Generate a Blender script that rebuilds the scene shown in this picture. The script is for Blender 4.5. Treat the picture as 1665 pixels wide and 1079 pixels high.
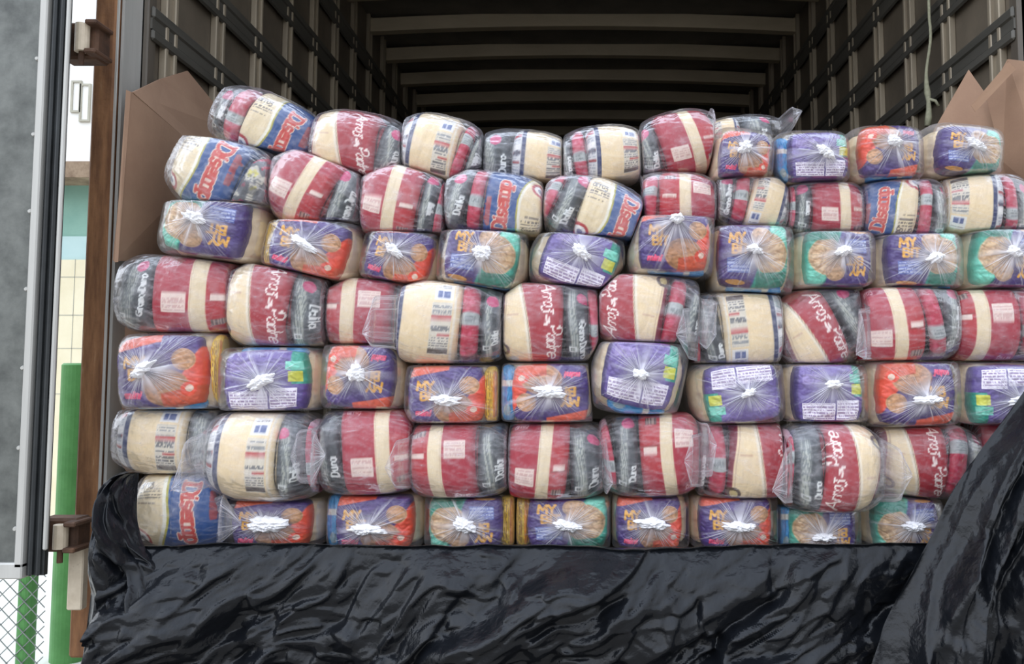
import bpy, math, random
import numpy as np
from mathutils import Vector, Matrix

# ------------------------------------------------------------------ scene
for o in list(bpy.data.objects):
    bpy.data.objects.remove(o, do_unlink=True)
SC = bpy.context.scene
COL = SC.collection

# ------------------------------------------------------------------ camera
W, H = 1665, 1079
F = 1350.0                      # focal length in pixels
PX, PY = 948.0, 506.0           # where the truck's long axis meets the frame
PITCH = math.radians(4.0)
EYE = Vector((0.0, 0.0, 1.6))
cam_d = bpy.data.cameras.new('camera')
cam = bpy.data.objects.new('camera', cam_d)
COL.objects.link(cam)
cam.location = EYE
cam.rotation_euler = (math.pi / 2 + PITCH, 0, 0)
cam_d.sensor_width = 36.0
cam_d.lens = F / W * 36.0
cam_d.shift_x = -(PX - W / 2) / W
cam_d.shift_y = (PY - H / 2) / W
cam_d.clip_end = 200
SC.camera = cam

# ------------------------------------------------------------------ light: overcast sky only
world = bpy.data.worlds.new('overcast_sky')
SC.world = world
world.use_nodes = True
wn = world.node_tree
wn.nodes.clear()
w_out = wn.nodes.new('ShaderNodeOutputWorld')
w_bg = wn.nodes.new('ShaderNodeBackground')
w_geo = wn.nodes.new('ShaderNodeTexCoord')
w_sep = wn.nodes.new('ShaderNodeSeparateXYZ')
w_ramp = wn.nodes.new('ShaderNodeValToRGB')
wn.links.new(w_geo.outputs['Generated'], w_sep.inputs[0])
w_map = wn.nodes.new('ShaderNodeMapRange')
w_map.inputs['From Min'].default_value = -0.2
w_map.inputs['From Max'].default_value = 1.0
wn.links.new(w_sep.outputs['Z'], w_map.inputs['Value'])
wn.links.new(w_map.outputs[0], w_ramp.inputs[0])
els = w_ramp.color_ramp.elements
els[0].position = 0.10; els[0].color = (0.16, 0.16, 0.16, 1)
els[1].position = 1.0; els[1].color = (1.0, 1.13, 1.36, 1)
e = els.new(0.24); e.color = (0.42, 0.44, 0.46, 1)
e = els.new(0.42); e.color = (0.95, 1.0, 1.08, 1)
wn.links.new(w_ramp.outputs[0], w_bg.inputs[0])
# the open side of the yard lies to the left: the sky is a little brighter there
w_side = wn.nodes.new('ShaderNodeMapRange')
w_side.inputs['From Min'].default_value = -1.0; w_side.inputs['From Max'].default_value = 1.0
w_side.inputs['To Min'].default_value = 1.45; w_side.inputs['To Max'].default_value = 0.66
wn.links.new(w_sep.outputs['X'], w_side.inputs['Value'])
wn.links.new(w_side.outputs[0], w_bg.inputs[1])
wn.links.new(w_bg.outputs[0], w_out.inputs[0])

SC.view_settings.view_transform = 'Standard'
SC.view_settings.look = 'None'
SC.view_settings.gamma = 1.0
SC.view_settings.use_curve_mapping = False
SC.view_settings.exposure = 0.98
SC.cycles.use_denoising = True
SC.cycles.transparent_max_bounces = 24
SC.cycles.max_bounces = 8


def at(u, v, Y):
    """World point seen at photo pixel (u, v) on the upright plane Y metres into the scene."""
    xc, yc = (u - PX) / F, -(v - PY) / F
    c, s = math.cos(PITCH), math.sin(PITCH)
    d = Vector((xc, c - s * yc, s + c * yc))
    return EYE + d * (Y / d.y)


# ------------------------------------------------------------------ helpers
rng = np.random.default_rng(7)
_perm = rng.permutation(512)
_perm = np.concatenate([_perm, _perm])
_gr = rng.normal(size=(512, 2)); _gr /= np.linalg.norm(_gr, axis=1)[:, None]


def perlin(x, y, seed=0):
    x = np.asarray(x, float) + seed * 17.31; y = np.asarray(y, float) + seed * 7.77
    xi = np.floor(x).astype(int); yi = np.floor(y).astype(int)
    xf, yf = x - xi, y - yi
    u = xf * xf * xf * (xf * (xf * 6 - 15) + 10); v = yf * yf * yf * (yf * (yf * 6 - 15) + 10)

    def g(ix, iy, dx, dy):
        h = _perm[(_perm[ix & 511] + iy) & 511]
        return _gr[h, 0] * dx + _gr[h, 1] * dy
    a = g(xi, yi, xf, yf); b = g(xi + 1, yi, xf - 1, yf)
    c = g(xi, yi + 1, xf, yf - 1); d = g(xi + 1, yi + 1, xf - 1, yf - 1)
    return ((a + (b - a) * u) * (1 - v) + (c + (d - c) * u) * v) * 1.5


def fbm(x, y, seed=0, octv=3):
    r, a = 0, 1.0
    for k in range(octv):
        r = r + a * perlin(x * 2 ** k, y * 2 ** k, seed + k * 3); a *= 0.5
    return r


def sstep(a, b, x):
    t = np.clip((np.asarray(x, float) - a) / (b - a), 0, 1)
    return t * t * (3 - 2 * t)


def lin(c):
    c = np.asarray(c, float) / 255.0
    return np.where(c <= 0.04045, c / 12.92, ((c + 0.055) / 1.055) ** 2.4)


def lc(r, g, b):
    v = lin((r, g, b)); return (float(v[0]), float(v[1]), float(v[2]), 1.0)


def mesh_np(name, verts, faces, mats, colors=None, attr='print', smooth=True, midx=None):
    """verts (n,3); faces list of (k,3|4) int arrays."""
    me = bpy.data.meshes.new(name)
    verts = np.asarray(verts, np.float32)
    me.vertices.add(len(verts)); me.vertices.foreach_set('co', verts.ravel())
    loops = np.concatenate([f.ravel() for f in faces]).astype(np.int32)
    sizes = np.concatenate([np.full(len(f), f.shape[1]) for f in faces])
    starts = np.concatenate([[0], np.cumsum(sizes)[:-1]]).astype(np.int32)
    me.loops.add(len(loops)); me.loops.foreach_set('vertex_index', loops)
    me.polygons.add(len(sizes)); me.polygons.foreach_set('loop_start', starts)
    me.polygons.foreach_set('use_smooth', np.full(len(sizes), smooth))
    if midx is not None:
        me.polygons.foreach_set('material_index', np.asarray(midx, np.int32))
    me.update(calc_edges=True)
    me.validate()
    if colors is not None:
        ca = me.color_attributes.new(attr, 'FLOAT_COLOR', 'POINT')
        c4 = np.ones((len(verts), 4), np.float32)
        colors = np.asarray(colors, np.float32)
        if colors.ndim == 1:
            colors = np.repeat(colors[:, None], 3, 1)
        c4[:, :3] = colors
        ca.data.foreach_set('color', c4.ravel())
    for m in (mats if isinstance(mats, (list, tuple)) else [mats]):
        me.materials.append(m)
    return me


def grid_faces(nu, nv, wrap_v=False, off=0):
    i = np.arange(nu - 1)[:, None]; j = np.arange(nv if wrap_v else nv - 1)[None, :]
    j2 = (j + 1) % nv
    a = i * nv + j; b = i * nv + j2; c = (i + 1) * nv + j2; d = (i + 1) * nv + j
    return np.stack([a, b, c, d], -1).reshape(-1, 4) + off


def link(name, me, parent=None, loc=None):
    o = bpy.data.objects.new(name, me)
    COL.objects.link(o)
    if parent is not None:
        o.parent = parent
    if loc is not None:
        o.location = loc
    return o


def tag(o, label=None, cat=None, group=None, kind=None):
    if label: o['label'] = label
    if cat: o['category'] = cat
    if group: o['group'] = group
    if kind: o['kind'] = kind
    return o


def empty(name, loc):
    o = bpy.data.objects.new(name, None)
    COL.objects.link(o); o.location = loc; o.empty_display_size = 0.05
    return o


class MB:
    """Collects boxes, prisms and tubes into one mesh."""
    def __init__(s): s.v, s.f, s.n = [], [], 0

    def add(s, v, faces):
        s.v.append(np.asarray(v, float))
        for f in faces: s.f.append(np.asarray(f) + s.n)
        s.n += len(v)

    def box(s, lo, hi, bev=0.0):
        lo, hi = np.array(lo, float), np.array(hi, float)
        if bev <= 0:
            v = [[(lo, hi)[i][0], (lo, hi)[j][1], (lo, hi)[k][2]] for i in (0, 1) for j in (0, 1) for k in (0, 1)]
            s.add(v, [np.array([[0, 1, 3, 2], [4, 6, 7, 5], [0, 4, 5, 1], [2, 3, 7, 6], [0, 2, 6, 4], [1, 5, 7, 3]])])
            return s
        # chamfered box: three shrunk rectangles' corners
        b = min(bev, *(0.45 * (hi - lo)))
        v = []; idx = {}
        for i in (0, 1):
            for j in (0, 1):
                for k in (0, 1):
                    c = np.array([(lo, hi)[i][0], (lo, hi)[j][1], (lo, hi)[k][2]])
                    sg = np.array([1 - 2 * i, 1 - 2 * j, 1 - 2 * k]) * b
                    for ax in range(3):
                        p = c + sg; p[ax] = c[ax]
                        idx[(i, j, k, ax)] = len(v); v.append(p)
        q, t = [], []
        for ax in range(3):
            o1, o2 = (ax + 1) % 3, (ax + 2) % 3
            for sd in (0, 1):
                ring = []
                for a, b_ in ((0, 0), (1, 0), (1, 1), (0, 1)):
                    key = [0, 0, 0]; key[ax] = sd; key[o1] = a; key[o2] = b_
                    ring.append(idx[(*key, ax)])
                q.append(ring if sd else ring[::-1])
            for a in (0, 1):
                for b_ in (0, 1):
                    k0 = [0, 0, 0]; k0[o1] = a; k0[o2] = b_; k1 = list(k0); k1[ax] = 1
                    r = [idx[(*k0, o1)], idx[(*k1, o1)], idx[(*k1, o2)], idx[(*k0, o2)]]
                    q.append(r if (a ^ b_) else r[::-1])
        for i in (0, 1):
            for j in (0, 1):
                for k in (0, 1):
                    r = [idx[(i, j, k, 0)], idx[(i, j, k, 1)], idx[(i, j, k, 2)]]
                    t.append(r if (i ^ j ^ k) else r[::-1])
        s.add(v, [np.array(q), np.array(t)])
        return s

    def tube(s, pts, r, n=8):
        pts = [np.array(p, float) for p in pts]
        rs = r if isinstance(r, (list, tuple)) else [r] * len(pts)
        v = []
        for i, p in enumerate(pts):
            d = pts[min(i + 1, len(pts) - 1)] - pts[max(i - 1, 0)]
            d /= np.linalg.norm(d)
            a = np.cross(d, (0.31, 0.87, 0.37)); a /= np.linalg.norm(a); b = np.cross(d, a)
            for k in range(n):
                t = 2 * math.pi * k / n
                v.append(p + rs[i] * (a * math.cos(t) + b * math.sin(t)))
        v.append(pts[0]); v.append(pts[-1])
        m = len(pts); fs = [grid_faces(m, n, True)]
        k = np.arange(n)
        fs.append(np.stack([np.full(n, m * n), (k + 1) % n, k], -1))
        fs.append(np.stack([np.full(n, m * n + 1), (m - 1) * n + k, (m - 1) * n + (k + 1) % n], -1))
        s.add(v, fs)
        return s

    def slab(s, corners, th):
        """planar quad/polygon (world points, front side counter-clockwise seen from the front) with thickness."""
        c = [np.array(p, float) for p in corners]
        n = np.cross(c[1] - c[0], c[2] - c[0]); n /= np.linalg.norm(n)
        m = len(c)
        v = c + [p - n * th for p in c]
        k = np.arange(m)
        fs = [np.arange(m)[None, :], np.arange(m)[::-1][None, :] + m,
              np.stack([k, k + m, (k + 1) % m + m, (k + 1) % m], -1)]
        s.add(v, fs)
        return s

    def build(s, name, mat, parent=None, smooth=False):
        fs = {}
        for f in s.f: fs.setdefault(f.shape[1], []).append(f)
        faces = [np.concatenate(x) for x in fs.values()]
        return link(name, mesh_np(name, np.concatenate(s.v), faces, mat, smooth=smooth), parent)


# ------------------------------------------------------------------ materials
def new_mat(name):
    m = bpy.data.materials.new(name); m.use_nodes = True
    nt = m.node_tree; p = nt.nodes['Principled BSDF']
    return m, nt, p


def N(nt, t, **kw):
    n = nt.nodes.new('ShaderNode' + t)
    for k, v in kw.items():
        if k in n.inputs: n.inputs[k].default_value = v
        else: setattr(n, k, v)
    return n


def noise_bump(nt, p, scale, dist, strength=1.0, detail=4, stretch=None):
    tc = N(nt, 'TexCoord'); nz = N(nt, 'TexNoise', Scale=scale, Detail=detail)
    if stretch:
        mp = N(nt, 'Mapping'); mp.inputs['Scale'].default_value = stretch
        nt.links.new(tc.outputs['Object'], mp.inputs[0]); nt.links.new(mp.outputs[0], nz.inputs['Vector'])
    else:
        nt.links.new(tc.outputs['Object'], nz.inputs['Vector'])
    b = N(nt, 'Bump', Strength=strength, Distance=dist)
    nt.links.new(nz.outputs['Fac'], b.inputs['Height']); nt.links.new(b.outputs[0], p.inputs['Normal'])
    return nz


def noisy(name, c1, c2, scale=6, rough=0.5, metal=0.0, bump=0.0, bscale=40, stretch=None, c3=None, spec=0.5):
    m, nt, p = new_mat(name)
    tc = N(nt, 'TexCoord'); nz = N(nt, 'TexNoise', Scale=scale, Detail=6, Roughness=0.65)
    if stretch:
        mp = N(nt, 'Mapping'); mp.inputs['Scale'].default_value = stretch
        nt.links.new(tc.outputs['Object'], mp.inputs[0]); nt.links.new(mp.outputs[0], nz.inputs['Vector'])
    else:
        nt.links.new(tc.outputs['Object'], nz.inputs['Vector'])
    r = N(nt, 'ValToRGB'); e = r.color_ramp.elements
    e[0].position = 0.35; e[0].color = c1; e[1].position = 0.65; e[1].color = c2
    if c3:
        k = e.new(0.76); k.color = c3
    nt.links.new(nz.outputs['Fac'], r.inputs[0]); nt.links.new(r.outputs[0], p.inputs['Base Color'])
    p.inputs['Roughness'].default_value = rough; p.inputs['Metallic'].default_value = metal
    p.inputs['Specular IOR Level'].default_value = spec
    if bump: noise_bump(nt, p, bscale, bump)
    return m


def print_mat(name, rough, bump, bscale, stretch=None, spec=0.5):
    m, nt, p = new_mat(name)
    a = N(nt, 'Attribute', attribute_name='print')
    nt.links.new(a.outputs['Color'], p.inputs['Base Color'])
    p.inputs['Roughness'].default_value = rough
    p.inputs['Specular IOR Level'].default_value = spec
    noise_bump(nt, p, bscale, bump, stretch=stretch)
    return m


M_SACK = print_mat('printed_sack_film', 0.42, 0.004, 26, (2.2, 1, 0.5))
M_PACK = print_mat('printed_packet_film', 0.33, 0.005, 34)


def film_mat():
    """Thin clear polythene: what is not gathered lets light through, gathered folds turn milky, the skin glints."""
    m = bpy.data.materials.new('clear_polythene'); m.use_nodes = True
    nt = m.node_tree; nt.nodes.clear()
    out = N(nt, 'OutputMaterial')
    tc = N(nt, 'TexCoord')
    n1 = N(nt, 'TexNoise', Scale=13.0, Detail=4.0, Distortion=1.2)
    nt.links.new(tc.outputs['Object'], n1.inputs['Vector'])
    bp = N(nt, 'Bump', Strength=1.0, Distance=0.0045)
    nt.links.new(n1.outputs['Fac'], bp.inputs['Height'])
    at_ = N(nt, 'Attribute', attribute_name='haze')
    tr = N(nt, 'BsdfTransparent')
    df = N(nt, 'BsdfDiffuse'); df.inputs['Color'].default_value = (0.90, 0.88, 0.93, 1)
    tl = N(nt, 'BsdfTranslucent'); tl.inputs['Color'].default_value = (0.90, 0.88, 0.93, 1)
    nt.links.new(bp.outputs[0], df.inputs['Normal'])
    dt = N(nt, 'MixShader'); dt.inputs[0].default_value = 0.3
    nt.links.new(df.outputs[0], dt.inputs[1]); nt.links.new(tl.outputs[0], dt.inputs[2])
    mx = N(nt, 'MixShader')
    nt.links.new(at_.outputs['Fac'], mx.inputs[0])
    nt.links.new(tr.outputs[0], mx.inputs[1]); nt.links.new(dt.outputs[0], mx.inputs[2])
    gl = N(nt, 'BsdfGlossy'); gl.inputs['Roughness'].default_value = 0.22
    nt.links.new(bp.outputs[0], gl.inputs['Normal'])
    fr = N(nt, 'Fresnel', IOR=1.36)
    nt.links.new(bp.outputs[0], fr.inputs['Normal'])
    m2 = N(nt, 'MixShader')
    cap = N(nt, 'Math', operation='MINIMUM'); cap.inputs[1].default_value = 0.30
    nt.links.new(fr.outputs[0], cap.inputs[0]); nt.links.new(cap.outputs[0], m2.inputs[0])
    nt.links.new(mx.outputs[0], m2.inputs[1]); nt.links.new(gl.outputs[0], m2.inputs[2])
    nt.links.new(m2.outputs[0], out.inputs[0])
    return m


M_FILM = film_mat()
M_KNOT, _nt, _p = new_mat('gathered_polythene')
_p.inputs['Base Color'].default_value = (0.93, 0.92, 0.95, 1)
_p.inputs['Roughness'].default_value = 0.4
_p.inputs['Subsurface Weight'].default_value = 0.0
noise_bump(_nt, _p, 60, 0.003)

M_TARP, _nt, _p = new_mat('black_polythene_sheet')
_p.inputs['Base Color'].default_value = lc(17, 19, 23)
_p.inputs['Roughness'].default_value = 0.26
_p.inputs['Specular IOR Level'].default_value = 0.30
noise_bump(_nt, _p, 20, 0.008, detail=4)

M_CARD = noisy('brown_cardboard', lc(156, 124, 102), lc(168, 136, 112), 5, 0.85, bump=0.0004, bscale=160)
M_CARDEDGE = noisy('raw_cardboard_edge', lc(176, 147, 118), lc(190, 160, 130), 40, 0.9)
M_WALL = noisy('dull_metal_wall', lc(98, 89, 77), lc(122, 111, 96), 3, 0.6, bump=0.002, bscale=9)
M_POST = noisy('worn_metal_post', lc(150, 138, 120), lc(176, 163, 142), 8, 0.5, stretch=(1, 1, 0.2), metal=0.2)
M_RAIL = noisy('dark_grey_rail', lc(80, 78, 72), lc(102, 99, 92), 6, 0.55, stretch=(1, 0.15, 1), metal=0.2)
M_ROOF = noisy('dark_roof_sheet', lc(92, 87, 80), lc(114, 108, 98), 4, 0.6)
M_BEAM = noisy('brown_grey_beam', lc(168, 154, 130), lc(192, 178, 152), 5, 0.5, stretch=(0.3, 1, 1))
M_FLOOR = noisy('worn_plank_floor', lc(70, 62, 54), lc(92, 82, 70), 6, 0.8, stretch=(4, 0.3, 1))
M_RUST = noisy('rusty_steel', lc(104, 68, 42), lc(150, 106, 70), 5, 0.75, stretch=(9, 9, 1.2), bump=0.002, bscale=60, c3=lc(176, 148, 116))
M_RUSTDARK = noisy('dark_rust', lc(66, 46, 34), lc(104, 74, 54), 14, 0.8, bump=0.002, bscale=70)
M_JAMB = noisy('grey_painted_jamb', lc(84, 77, 68), lc(106, 98, 88), 5, 0.55, stretch=(1, 1, 0.2))
M_GALV = noisy('galvanised_panel', lc(82, 84, 81), lc(122, 124, 119), 9, 0.5, metal=0.35, bump=0.001, bscale=30)
M_ALU = noisy('pale_aluminium_edge', lc(176, 174, 168), lc(204, 202, 196), 6, 0.45, stretch=(1, 1, 0.1), metal=0.2)
M_RUBBER = noisy('black_rubber', lc(38, 40, 41), lc(54, 57, 58), 8, 0.5)
M_CREAMPAINT = noisy('scuffed_cream_paint', lc(196, 180, 156), lc(224, 210, 188), 14, 0.6, c3=lc(120, 84, 56))
M_ROPE = noisy('pale_rope', lc(150, 150, 126), lc(176, 174, 148), 80, 0.9)
M_GREEN = noisy('green_paint', lc(70, 128, 62), lc(86, 146, 78), 6, 0.5, bump=0.001, bscale=30)
M_WHITEWALL = noisy('white_rendered_wall', lc(244, 242, 236), lc(250, 249, 245), 3, 0.8)
M_TEAL = noisy('pale_teal_wall', lc(128, 170, 156), lc(146, 186, 170), 2, 0.8)
M_SKYBLUE = noisy('pale_blue_wall', lc(178, 208, 206), lc(190, 216, 214), 2, 0.8)
M_TILE = noisy('cream_wall_tile', lc(226, 214, 180), lc(236, 226, 196), 3, 0.4)
M_EAVE = noisy('weathered_eave', lc(120, 98, 78), lc(168, 146, 122), 7, 0.8)
M_GREYLINE = noisy('grey_joint', lc(176, 172, 156), lc(190, 186, 170), 5, 0.8)
M_WIRE = noisy('galvanised_wire', lc(120, 124, 122), lc(150, 154, 150), 30, 0.4, metal=0.5)
M_GROUND = noisy('grey_asphalt', lc(140, 134, 124), lc(160, 154, 144), 2, 0.9, bump=0.004, bscale=80)
M_PAVE = noisy('pale_concrete', lc(214, 212, 204), lc(226, 224, 216), 2, 0.9)
M_DARKSTEEL = noisy('dark_chassis_steel', lc(40, 38, 36), lc(60, 56, 52), 6, 0.6)
# ------------------------------------------------------------------ the truck body
BED = 1.13
WX = 1.25            # inner half width
ROOF = 3.65
Y0, Y1 = 2.30, 8.0


def struct(o, label=None):
    o['kind'] = 'structure'
    if label: o['label'] = label
    return o


struct(MB().box((-WX - 0.06, Y0, BED - 0.12), (WX + 0.06, Y1, BED)).box((-1.17, 2.085, BED - 0.12), (1.25, Y0, BED)).build('floor', M_FLOOR))
struct(MB().box((-WX - 0.06, Y1, BED), (WX + 0.06, Y1 + 0.05, ROOF)).build('wall_front', M_WALL))
roof = struct(MB().box((-WX - 0.06, Y0 - 0.02, ROOF), (WX + 0.06, Y1, ROOF + 0.04)).build('ceiling', M_ROOF))
for k in range(12):
    y = 2.92 + 0.445 * k
    b = MB()
    xs = np.linspace(-WX, WX, 13)
    for i in range(12):
        z0 = ROOF - 0.012 - 0.035 * (xs[i] / WX) ** 2; z1 = ROOF - 0.012 - 0.035 * (xs[i + 1] / WX) ** 2
        v = []
        for x, z in ((xs[i], z0), (xs[i + 1], z1)):
            v += [(x, y - 0.03, z + 0.02), (x, y - 0.02, z - 0.055), (x, y + 0.035, z - 0.055), (x, y + 0.045, z + 0.02)]
        b.add(v, [np.array([[0, 1, 5, 4], [1, 2, 6, 5], [2, 3, 7, 6]])])
    b.build('ceiling_beam', M_BEAM, roof)
RAILS = [-0.10, 0.18, 0.45, 0.72, 0.99, 1.23, 1.49, 1.76]
for sgn, nm in ((-1, 'wall_left'), (1, 'wall_right')):
    def bx(b, x0, x1, y0, y1, z0, z1, bev=0):
        a, c = sorted((sgn * x0, sgn * x1))
        return b.box((a, y0, z0), (c, y1, z1), bev)
    w = struct(bx(MB(), WX, WX + 0.05, Y0, Y1, BED, ROOF).build(nm, M_WALL))
    k = 0
    y = 2.385
    while y < Y1 - 0.1:
        b = MB()
        bx(b, WX - 0.022, WX, y, y + 0.018, BED, ROOF, 0.003)
        bx(b, WX - 0.012, WX, y + 0.018, y + 0.052, BED, ROOF)
        bx(b, WX - 0.022, WX, y + 0.052, y + 0.070, BED, ROOF, 0.003)
        b.build('wall_post', M_POST, w)
        y += 0.325
    for z in RAILS:
        b = MB(); z += 1.6
        bx(b, WX - 0.024, WX - 0.010, Y0 + 0.01, Y1, z - 0.05, z - 0.018, 0.006)
        bx(b, WX - 0.019, WX - 0.010, Y0 + 0.01, Y1, z - 0.018, z + 0.014)
        bx(b, WX - 0.024, WX - 0.010, Y0 + 0.01, Y1, z + 0.014, z + 0.05, 0.006)
        b.build('wall_rail', M_RAIL, w)
# rear frame: rusty corner post, pale edge, grey jamb on the left; jamb on the right
struct(MB().box((at(138, 400, 2.19).x, 2.19, 0.86), (at(174, 400, 2.19).x, 2.30, ROOF + 0.04), 0.006).build('trim_1', M_RUST), 'rusty corner post of the cargo box')
struct(MB().box((at(174.5, 400, 2.195).x, 2.195, 0.95), (at(179, 400, 2.195).x, 2.20, ROOF), 0.001).box((at(178, 400, 2.195).x, 2.21, 0.95), (at(183, 400, 2.195).x, 2.30, ROOF)).build('trim_2', M_ALU), 'pale metal edging beside the rusty corner post')
struct(MB().box((-1.315, 2.30, BED), (-1.237, 2.345, ROOF), 0.004).build('trim_3', M_JAMB), 'grey door jamb of the cargo box')
struct(MB().box((1.237, 2.30, BED), (1.32, 2.345, ROOF), 0.004).build('trim_4', M_JAMB), 'grey door jamb on the right of the cargo box')
struct(MB().box((-1.17, 2.11, 0.98), (1.29, 2.2, BED - 0.12)).box((-0.5, 2.2, 0.55), (-0.4, 7.9, 1.01)).box((0.4, 2.2, 0.55), (0.5, 7.9, 1.01)).build('trim_5', M_DARKSTEEL), 'dark steel sill and chassis under the floor')

# ------------------------------------------------------------------ open cargo door, left
DY = 2.0
door = struct(empty('door_1', at(20, 930, DY)), 'grey galvanised cargo door swung open at the left, with black rubber seal')
dz0, dz1 = at(60, 922, DY).z, 3.66
dl = door.location


def dbox(b, u0, u1, y0, y1, z0, z1, bev=0.0):
    x0 = at(u0, 430, DY).x - dl.x; x1 = at(u1, 430, DY).x - dl.x
    return b.box((x0, y0 - dl.y, z0 - dl.z), (x1, y1 - dl.y, z1 - dl.z), bev)


dbox(MB(), -380, 51, DY, DY + 0.03, dz0, dz1).build('door_panel', M_GALV, door)
dbox(dbox(MB(), 50, 63, DY - 0.012, DY + 0.012, dz0, dz1, 0.003), -380, 63, DY - 0.012, DY + 0.04, dz0 - 0.025, dz0 + 0.012, 0.003).build('edge_frame', M_ALU, door)
dbox(dbox(dbox(MB(), 63, 91, DY + 0.006, DY + 0.02, dz0 - 0.02, dz1), 68, 75, DY - 0.006, DY + 0.01, dz0 - 0.02, dz1, 0.004), 80, 87, DY - 0.004, DY + 0.01, dz0 - 0.02, dz1, 0.004).build('rubber_seal', M_RUBBER, door)
dbox(MB(), 90, 97, DY - 0.004, DY + 0.006, dz0 + 0.04, dz1, 0.003).build('edge_frame', M_ALU, door)
for k in range(13):
    b = MB(); c = np.array((at(46, 430, DY).x - dl.x, -0.002, dz0 + 0.09 + 0.19 * k - dl.z))
    b.tube([c, c + (0, -0.004, 0)], [0.006, 0.004], 10)
    b.build('rivet', M_ALU, door)
for v0, v1 in ((838, 892), (46, 104)):
    zc0, zc1 = at(110, v1, 2.1).z, at(110, v0, 2.1).z
    h = MB()
    xa, xb = at(96, 450, 2.1).x - dl.x, at(158, 450, 2.1).x - dl.x
    h.box((xa, 0.06, zc0 - dl.z), (xb, 0.12, zc1 - dl.z), 0.006)
    h.box((xb - 0.018, 0.03, zc0 + 0.004 - dl.z), (xb + 0.012, 0.11, zc0 + 0.016 - dl.z), 0.003)
    h.box((xb - 0.018, 0.03, zc1 - 0.016 - dl.z), (xb + 0.012, 0.11, zc1 - 0.004 - dl.z), 0.003)
    hg = h.build('hinge', M_RUSTDARK, door)
    p = MB(); xm = xb - 0.032
    p.tube([(xm, 0.048, zc0 + 0.012 - dl.z), (xm, 0.048, zc1 - 0.012 - dl.z)], 0.017, 16)
    p.build('hinge_barrel', M_CREAMPAINT, hg)
    p = MB(); p.tube([(xm, 0.048, zc0 - 0.022 - dl.z), (xm, 0.048, zc0 + 0.012 - dl.z)], 0.007, 10)
    p.build('hinge_pin', M_RUSTDARK, hg)
# worn plate under the lower hinge
struct(MB().box((at(109, 945, 2.10).x, 2.10, at(110, 992, 2.10).z), (at(134, 945, 2.10).x, 2.125, at(110, 885, 2.10).z), 0.003).build('trim_6', M_CREAMPAINT), 'scuffed plate below the lower door hinge')

# ------------------------------------------------------------------ outside, seen past the door
struct(MB().box((-30, -12, -0.05), (30, 30, 0.0)).build('ground', M_GROUND))
BY = 8.0
struct(MB().box((-9, 3.4, 0.0), (-2.0, 9, 0.012)).build('pavement', M_PAVE))
bw = tag(empty('house', (-5.6, BY, 0)), 'white house with teal and cream lower walls seen past the open door', 'building')
xa, xb = -7.5, -3.9


def hb(name, mat, v0, v1, y, dep=0.15, xo=0.0):
    z0, z1 = (at(110, v1, y).z if v1 < 5000 else 0.0), at(110, v0, y).z
    return MB().box((xa + 5.6 - xo, y - BY, z0), (xb + 5.6 + xo, y - BY + dep, z1)).build(name, mat, bw)


hb('upper_wall', M_WHITEWALL, -300, 262, BY, 0.3)
hb('eave', M_EAVE, 262, 288, BY - 0.35, 0.7, 0.1)
hb('teal_wall', M_TEAL, 288, 384, BY, 0.3)
hb('blue_wall', M_SKYBLUE, 384, 422, BY - 0.02, 0.3)
hb('tiled_wall', M_TILE, 422, 9000, BY - 0.04, 0.3)
b = MB()
for v in (450, 512, 566, 640):
    z = at(110, v, BY - 0.05).z; b.box((xa + 5.6, -0.043, z - 0.004), (xb + 5.6, -0.039, z + 0.004))
for k in range(14):
    x = xa + 5.6 + 0.26 * k; b.box((x - 0.003, -0.043, 0.4), (x + 0.003, -0.039, at(110, 422, BY).z))
b.build('tile_joints', M_GREYLINE, bw)
for u0, v0, u1, v1 in ((119, 135, 131, 180), (133, 140, 146, 195)):
    p0, p1 = at(u0, v1, BY), at(u1, v0, BY)
    fr = MB()
    for a in ((p0.x - 0.02, p0.x), (p1.x, p1.x + 0.02)):
        fr.box((a[0] + 5.6, -0.02, p0.z), (a[1] + 5.6, 0.0, p1.z))
    for a in ((p0.z - 0.02, p0.z), (p1.z, p1.z + 0.02)):
        fr.box((p0.x - 0.02 + 5.6, -0.02, a[0]), (p1.x + 0.02 + 5.6, 0.0, a[1]))
    f_ = fr.build('window_frame', M_GREYLINE, bw)
    MB().box((p0.x + 5.6, -0.008, p0.z), (p1.x + 5.6, 0.0, p1.z)).build('pane', M_WHITEWALL, f_)
# green column and fence
gx0, gx1 = at(82, 700, 4.6).x, at(142, 700, 4.6).x
gc = MB(); zt = at(110, 590, 4.6).z
gc.tube([((gx0 + gx1) / 2, 4.7, 0), ((gx0 + gx1) / 2, 4.7, zt - 0.01), ((gx0 + gx1) / 2, 4.7, zt)], [(gx1 - gx0) / 2, (gx1 - gx0) / 2, (gx1 - gx0) / 2 - 0.01], 32)
tag(gc.build('gate_post', M_GREEN, smooth=False), 'thick green painted round post behind the rusty truck corner', 'post')
FY = 4.3
fen = tag(empty('chain_link_fence', (at(40, 900, FY).x, FY, 0)), 'chain link fence with slim green post below the open truck door', 'fence')
fx = fen.location.x
px_ = at(44, 1000, FY).x - fx; ztop = at(44, 880, FY).z
MB().tube([(px_, 0, 0), (px_, 0, 1.9)], 0.042, 20).build('fence_post', M_GREEN, fen)
wires = MB(); x0, x1, zb, ztp = -1.2, at(86, 900, FY).x - fx, 0.03, 1.9
st = 0.075
n = int((x1 - x0 + ztp - zb) / st)
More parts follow.
